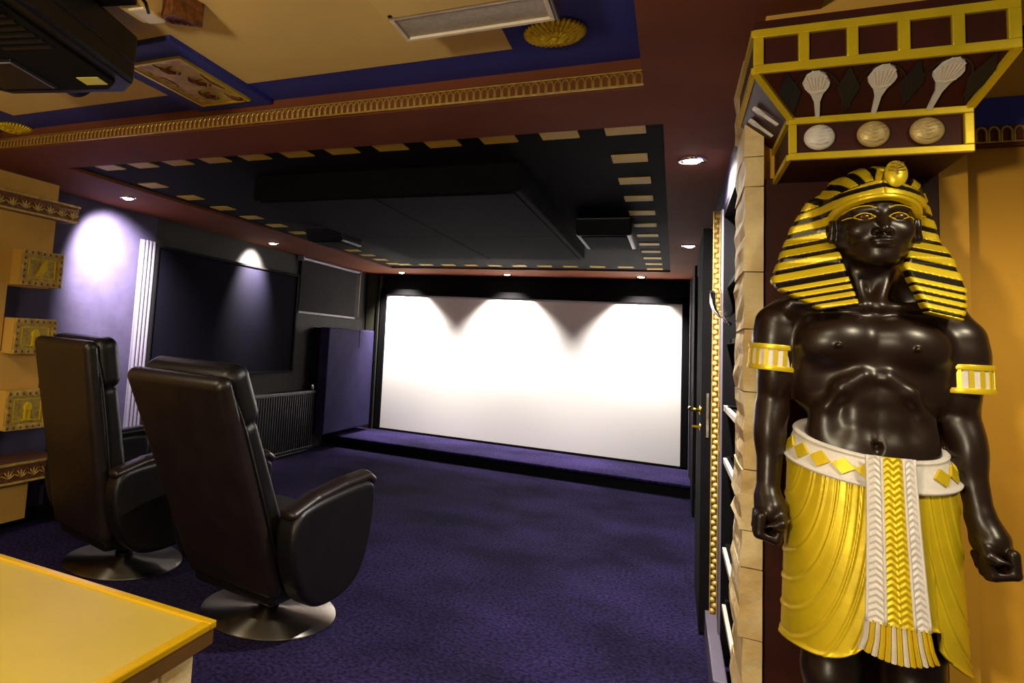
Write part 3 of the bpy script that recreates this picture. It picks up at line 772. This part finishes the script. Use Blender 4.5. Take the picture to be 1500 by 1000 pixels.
# ================================================================== SHELF NICHE IN THE RIGHT WALL
t = thing('wall_shelf', 'black niche shelf unit with cream shelf edges beside the rough stone edge', 'shelf', (.35, 3.1, 0))
obj('back_panel', bx(.52, .53, 2.62, 3.62, .05, 2.05), M['black'], t, world=True)
obj('side_panel', bx(.2, .52, 3.58, 3.61, .05, 2.05), M['black'], t, world=True)
obj('side_panel', bx(.21, .52, 2.62, 2.65, .05, 2.05), M['black'], t, world=True)
obj('top_panel', bx(.2, .53, 2.62, 3.61, 2.02, 2.05), M['black'], t, world=True)
for z in (.29, .53, .915, 1.145, 1.44, 1.70):
    sh = obj('shelf_board', bx(.215, .52, 2.65, 3.58, z-.02, z), M['black'], t, world=True)
    if z < 1.3:
        obj('edge_strip', bx(.2, .215, 2.65, 3.50, z-.022, z+.002), M['cream'], sh, world=True, bevel=.002, label='cream front edge')
GOB = [(0, 0), (.035, .002), (.034, .006), (.008, .012), (.006, .05), (.02, .065), (.042, .09), (.05, .13), (.046, .17), (.043, .17), (.046, .13), (.038, .092), (.016, .07), (0, .068)]
def goblet(x, y, z, m, name, lab, cat, s=1.):
    o = obj(name, lathe([(r*s, q*s) for r, q in GOB], 24), M[m], None, smooth='auto')
    o.location = (x, y, z); o['label'] = lab; o['category'] = cat
    return o
goblet(.30, 2.95, .531, 'chrome', 'goblet', 'polished silver goblet at the front of the lower niche shelf', 'goblet', 1.05)
goblet(.36, 3.25, .531, 'chrome', 'goblet', 'polished silver goblet behind another on the lower niche shelf', 'goblet', 1.1)
goblet(.29, 3.0, 1.441, 'glass', 'wine_glass', 'clear wine glass on the upper niche shelf beside stone', 'glass', 1.1)
o = obj('bottle', lathe([(0, 0), (.034, 0), (.036, .01), (.036, .13), (.03, .155), (.013, .18), (.012, .215), (0, .215)], 20), M['bluegl'], None, smooth='auto')
o.location = (.32, 2.9, .291); o['label'] = 'blue bottle on the lowest niche shelf'; o['category'] = 'bottle'
o = obj('picture_box', bx(-.012, .012, -.12, .12, 0, .17), M['cream'], None, bevel=.003)
o.location = (.265, 2.82, 1.146); o['label'] = 'upright cream box standing on the middle niche shelf'; o['category'] = 'box'
# clear glass half bowl on the wall, above the shelf front
t = thing('glass_sconce', 'clear glass half bowl sconce on wall between ornament strip and stone', 'sconce', (.187, 3.3, 1.59))
bwl = [(0, -.085), (.03, -.078), (.06, -.05), (.075, -.01), (.078, .045), (.074, .045), (.071, -.01), (.056, -.047), (.028, -.073), (0, -.08)]
obj('bowl', lathe([(a*.72, b*.9) for a, b in bwl], 28, c=(.187, 3.3, 1.60)), M['glass'], t, world=True, smooth='auto')
obj('bracket', tube([(.215, 3.3, 1.50), (.20, 3.3, 1.508), (.187, 3.3, 1.522)], .006, 8), M['chrome'], t, world=True, smooth=True)

# ================================================================== CAPITAL ABOVE THE STATUE
t = thing('papyrus_capital', 'flared dark red capital with gold frames and white lotus above statue', 'capital', (.4, 2.0, 1.84))
YT, YBt = 1.77, 1.895           # front of the upper and the lower band
top = dict(x0=.155, x1=.622, z0=2.025, z1=2.125)
bot = dict(x0=.240, x1=.583, z0=1.845, z1=1.945)
YK = 2.185
bm = new()
hexa(bm, [(bot['x0']+.004, YBt+.004, 1.845), (bot['x1']-.004, YBt+.004, 1.845), (bot['x1']-.004, YK, 1.845), (bot['x0']+.004, YK, 1.845)], [(bot['x0']+.004, YBt+.004, 1.945), (bot['x1']-.004, YBt+.004, 1.945), (bot['x1']-.004, YK, 1.945), (bot['x0']+.004, YK, 1.945)])
hexa(bm, [(bot['x0']+.004, YBt+.004, 1.945), (bot['x1']-.004, YBt+.004, 1.945), (bot['x1']-.004, YK, 1.945), (bot['x0']+.004, YK, 1.945)], [(top['x0']+.004, YT+.004, 2.025), (top['x1']-.004, YT+.004, 2.025), (top['x1']-.004, YK, 2.025), (top['x0']+.004, YK, 2.025)])
hexa(bm, [(top['x0']+.004, YT+.004, 2.025), (top['x1']-.004, YT+.004, 2.025), (top['x1']-.004, YK, 2.025), (top['x0']+.004, YK, 2.025)], [(top['x0']+.004, YT+.004, 2.15), (top['x1']-.004, YT+.004, 2.15), (top['x1']-.004, YK, 2.15), (top['x0']+.004, YK, 2.15)])
obj('core', bm, M['maroon_d'], t, world=True)
struct('trim_16', bx(.19, .70, 1.86, 2.185, 2.152, 2.3), M['beige'], bevel=.003)
def frame_front(x0, x1, z0, z1, y, w, nm='frame_bar'):
    for a in ((x0, x1, z1-w, z1), (x0, x1, z0, z0+w), (x0, x0+w, z0+w, z1-w), (x1-w, x1, z0+w, z1-w)):
        obj(nm, bx(a[0], a[1], y-.006, y+.006, a[2], a[3]), M['gold'], t, world=True, bevel=.002)
frame_front(top['x0'], top['x1'], 2.02, 2.127, YT, .021)
for k in range(1, 5):
    xx = top['x0']+.0085+(top['x1']-top['x0']-.017)*k/5
    obj('frame_bar', bx(xx-.0105, xx+.0105, YT-.006, YT+.006, 2.04, 2.107), M['gold'], t, world=True, bevel=.002)
frame_front(bot['x0'], bot['x1'], 1.842, 1.947, YBt, .017)
def bar(p, q, w):
    obj('frame_bar', tube([p, q], w, 4), M['gold'], t, world=True)
for xa, xb in ((bot['x0'], top['x0']), (bot['x1'], top['x1'])):
    bar((xa+(.006 if xa < .4 else -.006), YBt, 1.945), (xb+(.006 if xa < .4 else -.006), YT, 2.024), .010)
# left side frame
for a in ((YT, YK, 2.11, 2.127), (YT, YK, 2.02, 2.036)):
    obj('frame_bar', bx(top['x0']-.004, top['x0']+.006, a[0], a[1], a[2], a[3]), M['gold'], t, world=True)
for a in ((YBt, YK, 1.842, 1.856), (YBt, YK, 1.932, 1.947)):
    obj('frame_bar', bx(bot['x0']-.004, bot['x0']+.006, a[0], a[1], a[2], a[3]), M['gold'], t, world=True)
def slope_pt(x, s):     # point on the flared front panel, s 0..1 from below
    xr = (x-.411)*(1+.32*s*.6)
    return Vector((.411+xr, YBt+(YT-YBt)*s-.001, 1.945+.08*s))
nrm = Vector((0, -.08, -.125)).normalized()
def lotus(x):
    bm = new()
    def P(dx, s, o): return slope_pt(x+dx*.72, s)+nrm*o
    out = [(-.006, .03), (-.008, .35), (-.016, .5), (-.030, .62), (-.033, .70), (-.022, .86), (-.008, .93), (.008, .93), (.022, .86), (.033, .70), (.030, .62), (.016, .5), (.008, .35), (.006, .03)]
    hexa(bm, [P(a, b, 0) for a, b in out], [P(a*.94, b, .007) for a, b in out])
    o = obj('lotus_flower', bm, M['white'], t, world=True, label='white lotus flower')
    for a in (-.020, -.012, -.004, .004, .012, .020):
        obj('petal_rib', tube([P(a*.6, .58, .007), P(a*1.15, .84, .0075)], .0016, 5), M['cream'], o, world=True)
    obj('calyx', tube([P(-.022, .57, .007), P(0, .54, .009), P(.022, .57, .007)], .002, 5), M['cream'], o, world=True)
for x in (.298, .405, .505): lotus(x)
olive = mat('dull_green_paint', '#211d15', .5)
for x in (.298, .405, .505):       # painted arches behind the lotus flowers
    pts = [slope_pt(x+.046*math.sin(a)*(1.05), .05+.88*math.cos(a)**.8 if math.cos(a) > 0 else .05)+nrm*.001 for a in np.linspace(-1.5, 1.5, 13)]
    obj('painted_arch', tube(pts, .002, 4), olive, t, world=True)
for i, x in enumerate((.2515+.0, .352, .455, .56)):
    bm = new()
    pts = [(0, .10), (-.02, .55), (0, .95), (.02, .55)]
    hexa(bm, [slope_pt(x+a, b) for a, b in pts], [slope_pt(x+a, b)+nrm*.002 for a, b in pts])
    obj('painted_bud', bm, olive if i % 2 else mat('dark_blue_paint%d' % i, '#17161f', .5), t, world=True)
def shell(x, m):
    c = Vector((x, YBt-.001, 1.895))
    o = obj('shell_disc', lathe([(.031, 0), (.0305, .004), (.026, .009), (.014, .013), (0, .014)], 28, c=c, mtx=Matrix.Rotation(R(90), 4, 'X')), M[m], t, world=True, smooth='auto', label='round ribbed shell disc')
    for k in range(-2, 3):
        ww = .024-abs(k)*.003
        obj('rib', tube([(x-ww, c.y-.008, c.z+k*.009+.003), (x, c.y-.014, c.z+k*.009-.002), (x+ww, c.y-.008, c.z+k*.009+.003)], .0022, 5), M[m], o, world=True, smooth=True)
for x, m in ((.302, 'white'), (.405, 'shell_warmlit'), (.502, 'shell_warmlit')): shell(x, m)  # middle and right discs tinted for the light that falls on them
for y0 in (1.96, 2.06):             # lotus flowers on the flared left side
    pts = [(-.003, .12), (-.004, .45), (-.012, .62), (-.008, .74), (.008, .74), (.012, .62), (.004, .45), (.003, .12)]
    f = lambda a, b, o: Vector((bot['x0']+(top['x0']-bot['x0'])*b-.002-o, y0+a, 1.945+.08*b-o*.8))
    obj('side_lotus', hexa(new(), [f(a, b, 0) for a, b in pts], [f(a, b, .005) for a, b in pts]), M['white'], t, world=True, label='white lotus on the side')

# ================================================================== PHARAOH STATUE
SX, SY = .410, 2.0
ST = thing('pharaoh_statue', 'black and gold standing pharaoh statue in a pleated kilt under capital', 'statue', (SX, SY, 0))
f = Field((.15, 1.80, .10), (.67, 2.15, 1.86), .0032)
def E_(x, y, z, r, k=.02, op='u', **kw): f.ell((SX+x, SY+y, z), r, k, op, **kw)
def C_(a, b, r1, r2, k=.02, op='u'): f.cone((SX+a[0], SY+a[1], a[2]), (SX+b[0], SY+b[1], b[2]), r1, r2, k, op)
# trunk
E_(0, .015, 1.375, (.138, .092, .150), .02)
E_(0, .005, 1.245, (.112, .074, .13), .05)
E_(0, .005, 1.09, (.138, .102, .12), .05)
E_(0, .005, 1.165, (.132, .094, .07), .03)
for s in (-1, 1):
    E_(s*.065, -.055, 1.415, (.074, .042, .056), .022, ry=s*R(12))
    E_(s*.118, .02, 1.375, (.045, .07, .12), .04)
    C_((s*.030, .025, 1.575), (s*.155, .018, 1.488), .036, .034, .03)
    C_((s*.018, -.048, 1.497), (s*.15, -.02, 1.505), .011, .012, .02)
    for zz, w in ((1.285, .026), (1.235, .026), (1.185, .025)):
        E_(s*.030, -.060, zz, (w, .018, .024), .026)
    C_((s*.022, -.078, 1.335), (s*.062, -.074, 1.305), .010, .010, .028)
    C_((s*.062, -.074, 1.305), (s*.088, -.060, 1.26), .010, .008, .02)
    E_(s*.088, -.035, 1.21, (.03, .03, .06), .03)
    E_(s*.072, -.099, 1.403, (.005, .004, .005), .006)
C_((0, -.105, 1.46), (0, -.095, 1.36), .004, .004, .016, 's')
C_((0, -.092, 1.30), (0, -.09, 1.17), .0035, .0035, .012, 's')
C_((0, -.092, 1.182), (0, -.078, 1.182), .007, .006, .008, 's')
# neck, head
HX = .012
C_((.004, .02, 1.52), (HX-.003, .008, 1.63), .047, .045, .03)
for s in (-1, 1): C_((HX+s*.045, .0, 1.63), (s*.014, -.045, 1.505), .011, .009, .02)
E_(HX, .0, 1.735, (.077, .098, .098), .02)
E_(HX, -.032, 1.675, (.065, .064, .085), .03)
for s in (-1, 1):
    C_((HX+s*.058, -.01, 1.655), (HX+s*.02, -.075, 1.612), .018, .016, .025)
    E_(HX+s*.040, -.072, 1.672, (.024, .022, .022), .02)
E_(HX, -.082, 1.612, (.021, .019, .016), .018)
E_(HX, -.080, 1.638, (.030, .022, .024), .02)
for s in (-1, 1):
    E_(HX+s*.032, -.106, 1.704, (.022, .016, .0115), .010, 's')
    C_((HX+s*.012, -.094, 1.722), (HX+s*.050, -.078, 1.722), .007, .006, .012)
    E_(HX+s*.032, -.081, 1.7035, (.017, .014, .0085), .004)
C_((HX, -.092, 1.715), (HX, -.119, 1.672), .0080, .0100, .010)
for s in (-1, 1): E_(HX+s*.0125, -.103, 1.667, (.0068, .009, .0065), .008)
E_(HX, -.105, 1.6465, (.024, .010, .0058), .006)
E_(HX, -.1035, 1.6375, (.020, .010, .0060), .005)
C_((HX-.022, -.103, 1.6422), (HX+.022, -.103, 1.6422), .0014, .0014, .003, 's')
for s in (-1, 1):
    E_(HX+s*.082, -.012, 1.69, (.011, .022, .034), .008)
    E_(HX+s*.093, -.017, 1.693, (.006, .012, .020), .006, 's')
    E_(HX+s*.083, -.020, 1.662, (.009, .010, .012), .006)
# arms, hands
def arm(s, pts, fist):
    (sx, sz), (ex, ez), (wx, wz) = pts
    C_((sx+s*.004, .005, sz), (sx+s*.008, .005, sz-.05), .046, .042, .03)
    C_((sx+s*.008, .005, sz-.04), (ex, .01, ez), .0385, .031, .03)
    E_((sx+ex)/2, -.018, (sz+ez)/2-.01, (.026, .020, .055), .02)
    C_((ex, .01, ez), (wx, -.022, wz), .0325, .0235, .02)
    E_(ex*.75+wx*.25+s*.005, -.003, ez*.75+wz*.25, (.030, .034, .06), .02)
    fx, fz = fist
    G = lambda a, b, c: (fx+s*a*1.2, -.030+(b+.030)*1.2, fz+.01+c*1.2)
    E_(*G(0, -.028, .022), (.031, .041, .039), .02)
    C_((wx, -.022, wz), G(0, -.028, .03), .0225, .029, .02)
    for q in range(4):          # four fingers curled round the rod hole, front to back
        yy = -.060+q*.0185; L = (.0, .004, .002, -.005)[q]
        C_(G(.020, yy, .012), G(.022, yy, -.022-L), .0118, .0112, .004)
        C_(G(.022, yy, -.022-L), G(-.006, yy, -.030-L), .0112, .0106, .003)
        C_(G(-.006, yy, -.030-L), G(-.013, yy, -.006), .0104, .0096, .003)
    C_(G(-.016, -.040, .028), G(-.014, -.066, .004), .0125, .0115, .006)
    C_(G(-.014, -.066, .004), G(.006, -.074, -.006), .0115, .0100, .004)
    C_(G(.006, -.100, -.010), G(.004, -.060, -.012), .0100, .0090, .005, 's')
arm(-1, ((-.178, 1.452), (-.190, 1.235), (-.202, 1.03)), (-.196, .962))
arm(1, ((.170, 1.435), (.172, 1.235), (.193, 1.045)), (.205, .962))
# legs, feet
for s, fy in ((-1, -.02), (1, .01)):
    C_((s*.072, .0, 1.03), (s*.078, fy-.012, .66), .074, .056, .03)
    E_(s*.078, fy-.045, .645, (.040, .028, .045), .02)
    C_((s*.078, fy-.005, .66), (s*.08, fy+.01, .20), .054, .034, .02)
    E_(s*.078, fy+.028, .50, (.048, .045, .10), .03)
    C_((s*.08, fy+.02, .17), (s*.085, fy-.11, .135), .036, .026, .02)
body = obj('body', f.mesh('body'), M['skin'], ST, world=True, label='glossy dark brown body')
def onface(x, z, lift):
    y = f.front(x, z, 1.82)
    return (x, (y if y is not None else 1.9)-lift, z)
for s in (-1, 1):
    ex, ez = SX+HX+s*.032, 1.7035
    upper = [(-.020, -.001), (-.012, .0055), (-.002, .0088), (.009, .0068), (.020, .0)]
    lower = [(.020, .0), (.010, -.0055), (-.002, -.0065), (-.012, -.0045), (-.020, -.001)]
    tail = [(.019, .0), (.027, .0005), (.036, -.002)]
    br = [(-.021, .018), (-.008, .0245), (.008, .025), (.024, .020), (.036, .012)]
    def fine(P):
        P = np.array(P); tt = np.linspace(0, len(P)-1, 16); return [(np.interp(q, range(len(P)), P[:, 0]), np.interp(q, range(len(P)), P[:, 1])) for q in tt]
    eye = obj('eye', lathe([(0, -.0), (.0095, .0005), (.006, .0025), (0, .003)], 16, c=onface(ex, ez, -.0012), mtx=Matrix.Rotation(R(90), 4, 'X') @ Matrix.Diagonal((1.2, .78, 1, 1))), M['eye'], ST, world=True, smooth=True)
    bm = new()
    for ln in (upper, lower, tail): tube([onface(ex+s*a, ez+b, .0006) for a, b in fine(ln)], .0014, 6, bm=bm)
    obj('eye_outline', bm, M['gold'], eye, world=True, smooth=True, label='gold eye outline')
    obj('eyebrow', tube([onface(ex+s*a, ez+b, .0006) for a, b in fine(br)], .0016, 6), M['gold'], ST, world=True, smooth=True, label='gold eyebrow line')
# headdress
XC = SX+HX
def nemes(X, Y, Z):
    left = [(.325, 1.772), (.300, 1.768), (.264, 1.70), (.2165, 1.558), (.222, 1.54), (.305, 1.487), (.372, 1.495), (.354, 1.59), (.342, 1.66), (.347, 1.80)]
    right = [(.512, 1.795), (.545, 1.70), (.575, 1.545), (.568, 1.50), (.556, 1.472), (.497, 1.487), (.468, 1.592), (.480, 1.62), (.494, 1.69), (.49, 1.80)]
    x = X[:, 0]; z = Z[0]
    x2, z2 = np.meshgrid(x[:, 0], z[0], indexing='ij')
    d = np.minimum(sdpoly(left, x2, z2), sdpoly(right, x2, z2))[:, None, :]
    ym = 1.962+.30*(np.abs(X-XC)-.08)-.50*np.maximum(0, 1.60-Z)+.058*np.clip((Z-1.615)/.05, 0, 1)
    w = np.maximum(d+.006, np.abs(Y-ym)*.92-.020+.006)
    wing = np.minimum(w, 0)+np.sqrt(np.maximum(d+.006, 0)**2+np.maximum(np.abs(Y-ym)*.92-.014, 0)**2)*(w > 0)-.006
    k0 = np.sqrt(((X-XC)/.097)**2+((Y-1.998)/.117)**2+((Z-1.737)/.100)**2)+1e-9
    k1 = np.sqrt(((X-XC)/.097**2)**2+((Y-1.998)/.117**2)**2+((Z-1.737)/.100**2)**2)+1e-9
    cap = k0*(k0-1)/k1
    pl = (1.752-(Y-1.885)*.36-Z)*.94
    cap = np.maximum(cap, pl)
    k = .03; h = np.maximum(k-np.abs(cap-wing), 0)/k
    return np.minimum(cap, wing)-h*h*k*.25
LO, HI = (.20, 1.86, 1.45), (.60, 2.13, 1.86)
fn_ = Field(LO, HI, .0026)
X = fn_.ax[0][:, None, None]; Y = fn_.ax[1][None, :, None]; Z = fn_.ax[2][None, None, :]
D = nemes(X, Y, Z).astype(np.float32)
fn_.f[:] = np.clip(D, -.05, .05)
hd = obj('headdress', fn_.mesh('headdress'), M['blacklac'], ST, world=True, label='striped gold and black headcloth')
ph = np.arctan2(X-XC, Z-1.69)+0*Y
wc = (Z+.22*np.abs(X-XC))+0*Y
iscap = (Z+.30*np.abs(X-XC)+.12*(Y-1.9) > 1.790)+0*Y
def stripe(mask_d):
    g_ = Field(LO, HI, .0026); g_.f[:] = np.clip(np.maximum(D-.0032, mask_d), -.05, .05)
    if (g_.f < 0).sum() < 60: return
    w = np.argwhere(g_.f < 0); a = np.maximum(w.min(0)-3, 0); b = np.minimum(w.max(0)+4, g_.n)
    sub_ = Field(LO, LO, .0026); sub_.lo = g_.lo+a*g_.h; sub_.n = b-a; sub_.f = g_.f[a[0]:b[0], a[1]:b[1], a[2]:b[2]]
    obj('gold_stripe', sub_.mesh('gold_stripe'), M['gold'], hd, world=True)
ax_ = np.where(iscap, .05, -.05); cm = np.where(iscap, -.05, .05)
front_only = (Y-2.03)+0*X
edges = []
z = 1.82
while z > 1.45:
    fine_ = z < 1.585
    st_, gw = (.0185, .0125) if fine_ else (.031, .0205)
    edges.append((z, gw)); z -= st_
for z, gw in edges:
    m_ = np.maximum(np.maximum(np.abs(wc-z)-gw/2, ax_), front_only)
    stripe(np.maximum(m_, X-XC)); stripe(np.maximum(m_, XC-X))
for i in range(-4, 5):
    a0 = i*.30+.06
    m_ = np.maximum(np.maximum((np.abs(ph-a0)-.085)*.1, cm), front_only)
    stripe(m_)
# brow band
g_ = Field((.30, 1.86, 1.64), (.53, 2.06, 1.80), .0024)
X2 = g_.ax[0][:, None, None]; Y2 = g_.ax[1][None, :, None]; Z2 = g_.ax[2][None, None, :]
k0 = np.sqrt(((X2-XC)/.085)**2+((Y2-1.998)/.110)**2+((Z2-1.735)/.11)**2)+1e-9
k1 = np.sqrt(((X2-XC)/.085**2)**2+((Y2-1.998)/.110**2)**2+((Z2-1.735)/.11**2)**2)+1e-9
pl = (Z2-(1.752-(Y2-1.885)*.42))*.93
g_.f[:] = np.clip(np.maximum(np.maximum(np.abs(k0*(k0-1)/k1)-.008, np.abs(pl)-.0095), (Y2-2.02)+0*X2), -.05, .05)
obj('brow_band', g_.mesh('brow_band'), M['gold'], ST, world=True, label='gold brow band')
# cobra and scarab ornament on the brow
cx_, cz_ = XC+.022, 1.797
o = obj('brow_ornament', lathe([(.0001, .0), (.021, .0), (.021, .006), (.016, .012), (.006, .0145), (0, .015)], 24, c=(cx_, 1.890, cz_), mtx=Matrix.Rotation(R(80), 4, 'X') @ Matrix.Diagonal((1, 1.5, 1, 1))), M['gold'], ST, world=True, smooth='auto', label='oval gold scarab ornament')
for k in range(-3, 4):
    ww = .016*math.sqrt(1-(k/4.2)**2)
    obj('scarab_rib', tube([(cx_-ww, 1.880-k*.0019, cz_+k*.0075), (cx_, 1.8745-k*.0019, cz_+k*.0075-.002), (cx_+ww, 1.880-k*.0019, cz_+k*.0075)], .0018, 5), M['goldd'], o, world=True, smooth=True)
obj('scarab_spine', tube([(cx_, 1.884, cz_-.028), (cx_, 1.874, cz_), (cx_, 1.868, cz_+.026)], .002, 5), M['goldd'], o, world=True)
obj('vulture_head', tube([(cx_-.028, 1.905, cz_-.022), (cx_-.030, 1.893, cz_-.004), (cx_-.028, 1.885, cz_+.012), (cx_-.026, 1.876, cz_+.006)], [.006, .007, .007, .003], 8), M['gold'], ST, world=True, smooth=True)
# armbands
def armband(s, x, z, r, tilt):
    Tm = Matrix.Translation((SX+x, SY+.006, z)) @ Matrix.Rotation(tilt, 4, 'Y')
    o = obj('armband', lathe([(r-.012, -.026), (r, -.026), (r, .026), (r-.012, .026)], 40, mtx=Tm), M['white'], ST, world=True, smooth='auto', label='cream and gold armband')
    for zz in (-.026, .026):
        obj('armband_rim', lathe([(r-.01, -.007), (r+.004, -.006), (r+.0055, 0), (r+.004, .006), (r-.01, .007)], 40, mtx=Tm @ Matrix.Translation((0, 0, zz))), M['gold'], o, world=True, smooth='auto')
    for k in range(16):
        a = 2*math.pi*k/16
        obj('gold_bar', bx(r-.002, r+.0025, -.0042, .0042, -.02, .02, mtx=Tm @ Matrix.Rotation(a, 4, 'Z')), M['gold'], o, world=True)
armband(-1, -.188, 1.366, .0505, R(3))
armband(1, .176, 1.345, .0505, R(-1))
# kilt
nu, nv = 420, 150
phi = np.linspace(-math.pi, math.pi, nu, endpoint=False)[:, None]; v = np.linspace(0, 1, nv)[None, :]
A = .158+.014*v; B = .116+.036*v
xr = A*np.sin(phi); yr = -B*np.cos(phi)
frontm = np.cos(phi) > 0
xe = .165*np.sin(phi)
hl = np.where(xe < -.125, .715, .715+.12*(1-np.sqrt(np.clip(1-((xe+.125)/.108)**2, 0, 1))))
hr = .785-.075*np.clip((xe-.085)/.08, 0, 1)**.8
hem = np.where(frontm, np.where(xe < -.018, hl, np.where(xe < .085, .82, hr)), .71)
ztop = 1.135-.035*np.cos(phi)+.0*xe-.012*np.sin(phi)
zz = ztop+(hem-ztop)*v
dl = np.sqrt((xr+.185)**2+((zz-1.17)*.34)**2); dr_ = np.sqrt((xr-.215)**2+((zz-1.19)*.32)**2)
cc = np.where(xr < .03, dl, dr_)/.0205
fr_ = cc-np.floor(cc)
rid = np.exp(-((fr_-.5)/.07)**2)*.0026-.0026*np.exp(-((fr_-.36)/.07)**2)
edge = .004*np.exp(-((zz-hem)/.006)**2)
n_x = np.sin(phi); n_y = -np.cos(phi)
Pk = np.stack([SX+xr+n_x*(rid+edge), SY+yr+n_y*(rid+edge), zz+0*xr], -1)
Pin = np.stack([SX+xr-n_x*.005, SY+yr-n_y*.005, zz+.001+0*xr], -1)[:, ::-1]
kl = grid_mesh(np.concatenate([Pk, Pin], 1), True, 'kilt')
obj('kilt', kl, M['gold'], ST, smooth=True, world=True, label='pleated gold kilt')
# belt
vb = np.linspace(-1, 1, 40)[None, :]
prof = .005*np.exp(-((np.abs(vb)-.86)/.12)**2)+.002
Ab = .147-.012*vb; Bb = .107-.012*vb
zb = (1.158-.032*np.cos(phi)-.010*np.sin(phi))+.034*vb
Pb = np.stack([SX+(Ab+prof+.004)*np.sin(phi), SY-(Bb+prof+.004)*np.cos(phi), zb+0*phi], -1)
Pbi = np.stack([SX+(Ab-.022)*np.sin(phi), SY-(Bb-.022)*np.cos(phi), zb+0*phi], -1)[:, ::-1]
bl = obj('belt', grid_mesh(np.concatenate([Pb, Pbi], 1), True, 'belt'), M['white'], ST, smooth=True, world=True, label='white belt with gold diamonds')
for a in (-82, -62, -43, -25, -9, 47, 66, 85):
    a = R(a)
    def Pd(da, dz, o):
        aa = a+da; vv = dz
        return (SX+(.150-.012*vv+.005+o)*math.sin(aa), SY-(.110-.012*vv+.005+o)*math.cos(aa), 1.158-.032*math.cos(aa)-.010*math.sin(aa)+.034*vv)
    w = .15
    L_ = [(-w, 0), (-w/2, -.26), (0, -.52), (w/2, -.26), (w, 0), (w/2, .26), (0, .52), (-w/2, .26)]
    obj('diamond', hexa(new(), [Pd(p, q, -.001) for p, q in L_], [Pd(p, q, .004) for p, q in L_]), M['gold'], bl, world=True)
# sash
def sash_pt(u, z):              # u -1..1 across; z height
    s = np.clip((1.165-z)/.36, 0, 1.25)
    hw = .041+.013*s**1.6
    xm = SX+.012+.002*s
    y = SY-.132-.034*s-.010*(1-u*u)
    return xm+u*hw, y
obj_s = None
for nme, u0, u1, m, nc in (('sash_band', -1, -.42, 'white', 1), ('sash_band', -.42, .50, 'gold', 2), ('sash_band', .50, 1, 'white', 1)):
    U = np.linspace(u0, u1, 30)[:, None]; Zv = np.linspace(1.165, .825, 260)[None, :]
    x_, y_ = sash_pt(U, Zv)
    q = ((U-u0)/(u1-u0)*nc) % 1.0
    ch_ = (Zv/.0135+np.abs(q-.5)*1.5) % 1.0
    e_ = np.minimum(U-u0, u1-U)*30
    dsp = .0028*(1-np.abs(ch_*2-1))*np.clip(e_, 0, 1)+.0018*(np.abs(q-.5) > .44)
    O = np.stack([x_+0*Zv, y_-dsp, Zv+0*U], -1)
    I = np.stack([x_+0*Zv, y_+.014+0*dsp, Zv+0*U], -1)
    me = grid_mesh(np.concatenate([O, I[:, ::-1]], 1), False, nme)
    obj(nme, me, M[m], ST, world=True, smooth=True, label='white chevron band' if m == 'white' else 'gold chevron band')
    for e, uu in ((0, u0), (1, u1)):
        pass
for uu, m in ((-1, 'white'), (-.42, 'white'), (.50, 'white'), (1, 'white')):
    pts = []
    for zq in np.linspace(1.166, .825, 24):
        a, b = sash_pt(uu, zq); pts.append((float(a), float(b)-.001, float(zq)))
    obj('sash_cord', tube(pts, .0032, 6), M[m], ST, world=True, smooth=True)
NF = 13
for k in range(NF):
    ua, ub = -1.02+2.04*k/NF, -1.02+2.04*(k+.86)/NF
    zl = .768-.014*math.sin(math.pi*(k+.5)/NF)
    P4 = []
    for zq, fl in ((.83, 1.0), (.79, 1.06), (zl, 1.18)):
        a = sash_pt(ua*fl, zq); b = sash_pt(ub*fl, zq); P4.append((a, b, zq))
    bm = new()
    rows = []
    for (a, b, zq) in P4:
        rows.append([bm.verts.new(p) for p in ((a[0], a[1], zq), ((a[0]+b[0])/2, min(a[1], b[1])-.004, zq), (b[0], b[1], zq), (b[0], b[1]+.012, zq), (a[0], a[1]+.012, zq))])
    for Aa, Bb_ in zip(rows, rows[1:]):
        for i in range(5): bm.faces.new((Aa[i], Aa[(i+1) % 5], Bb_[(i+1) % 5], Bb_[i]))
    bm.faces.new(rows[0]); bm.faces.new(rows[-1][::-1])
    obj('fringe_strip', bm, M['white'] if k in (0, 2, 5, 7, 10) else M['gold'], ST, world=True)
obj('plinth', bx(SX-.2, SX+.2, SY-.2, SY+.145, 0, .115), M['maroon_d'], ST, world=True, bevel=.006, label='dark red plinth')
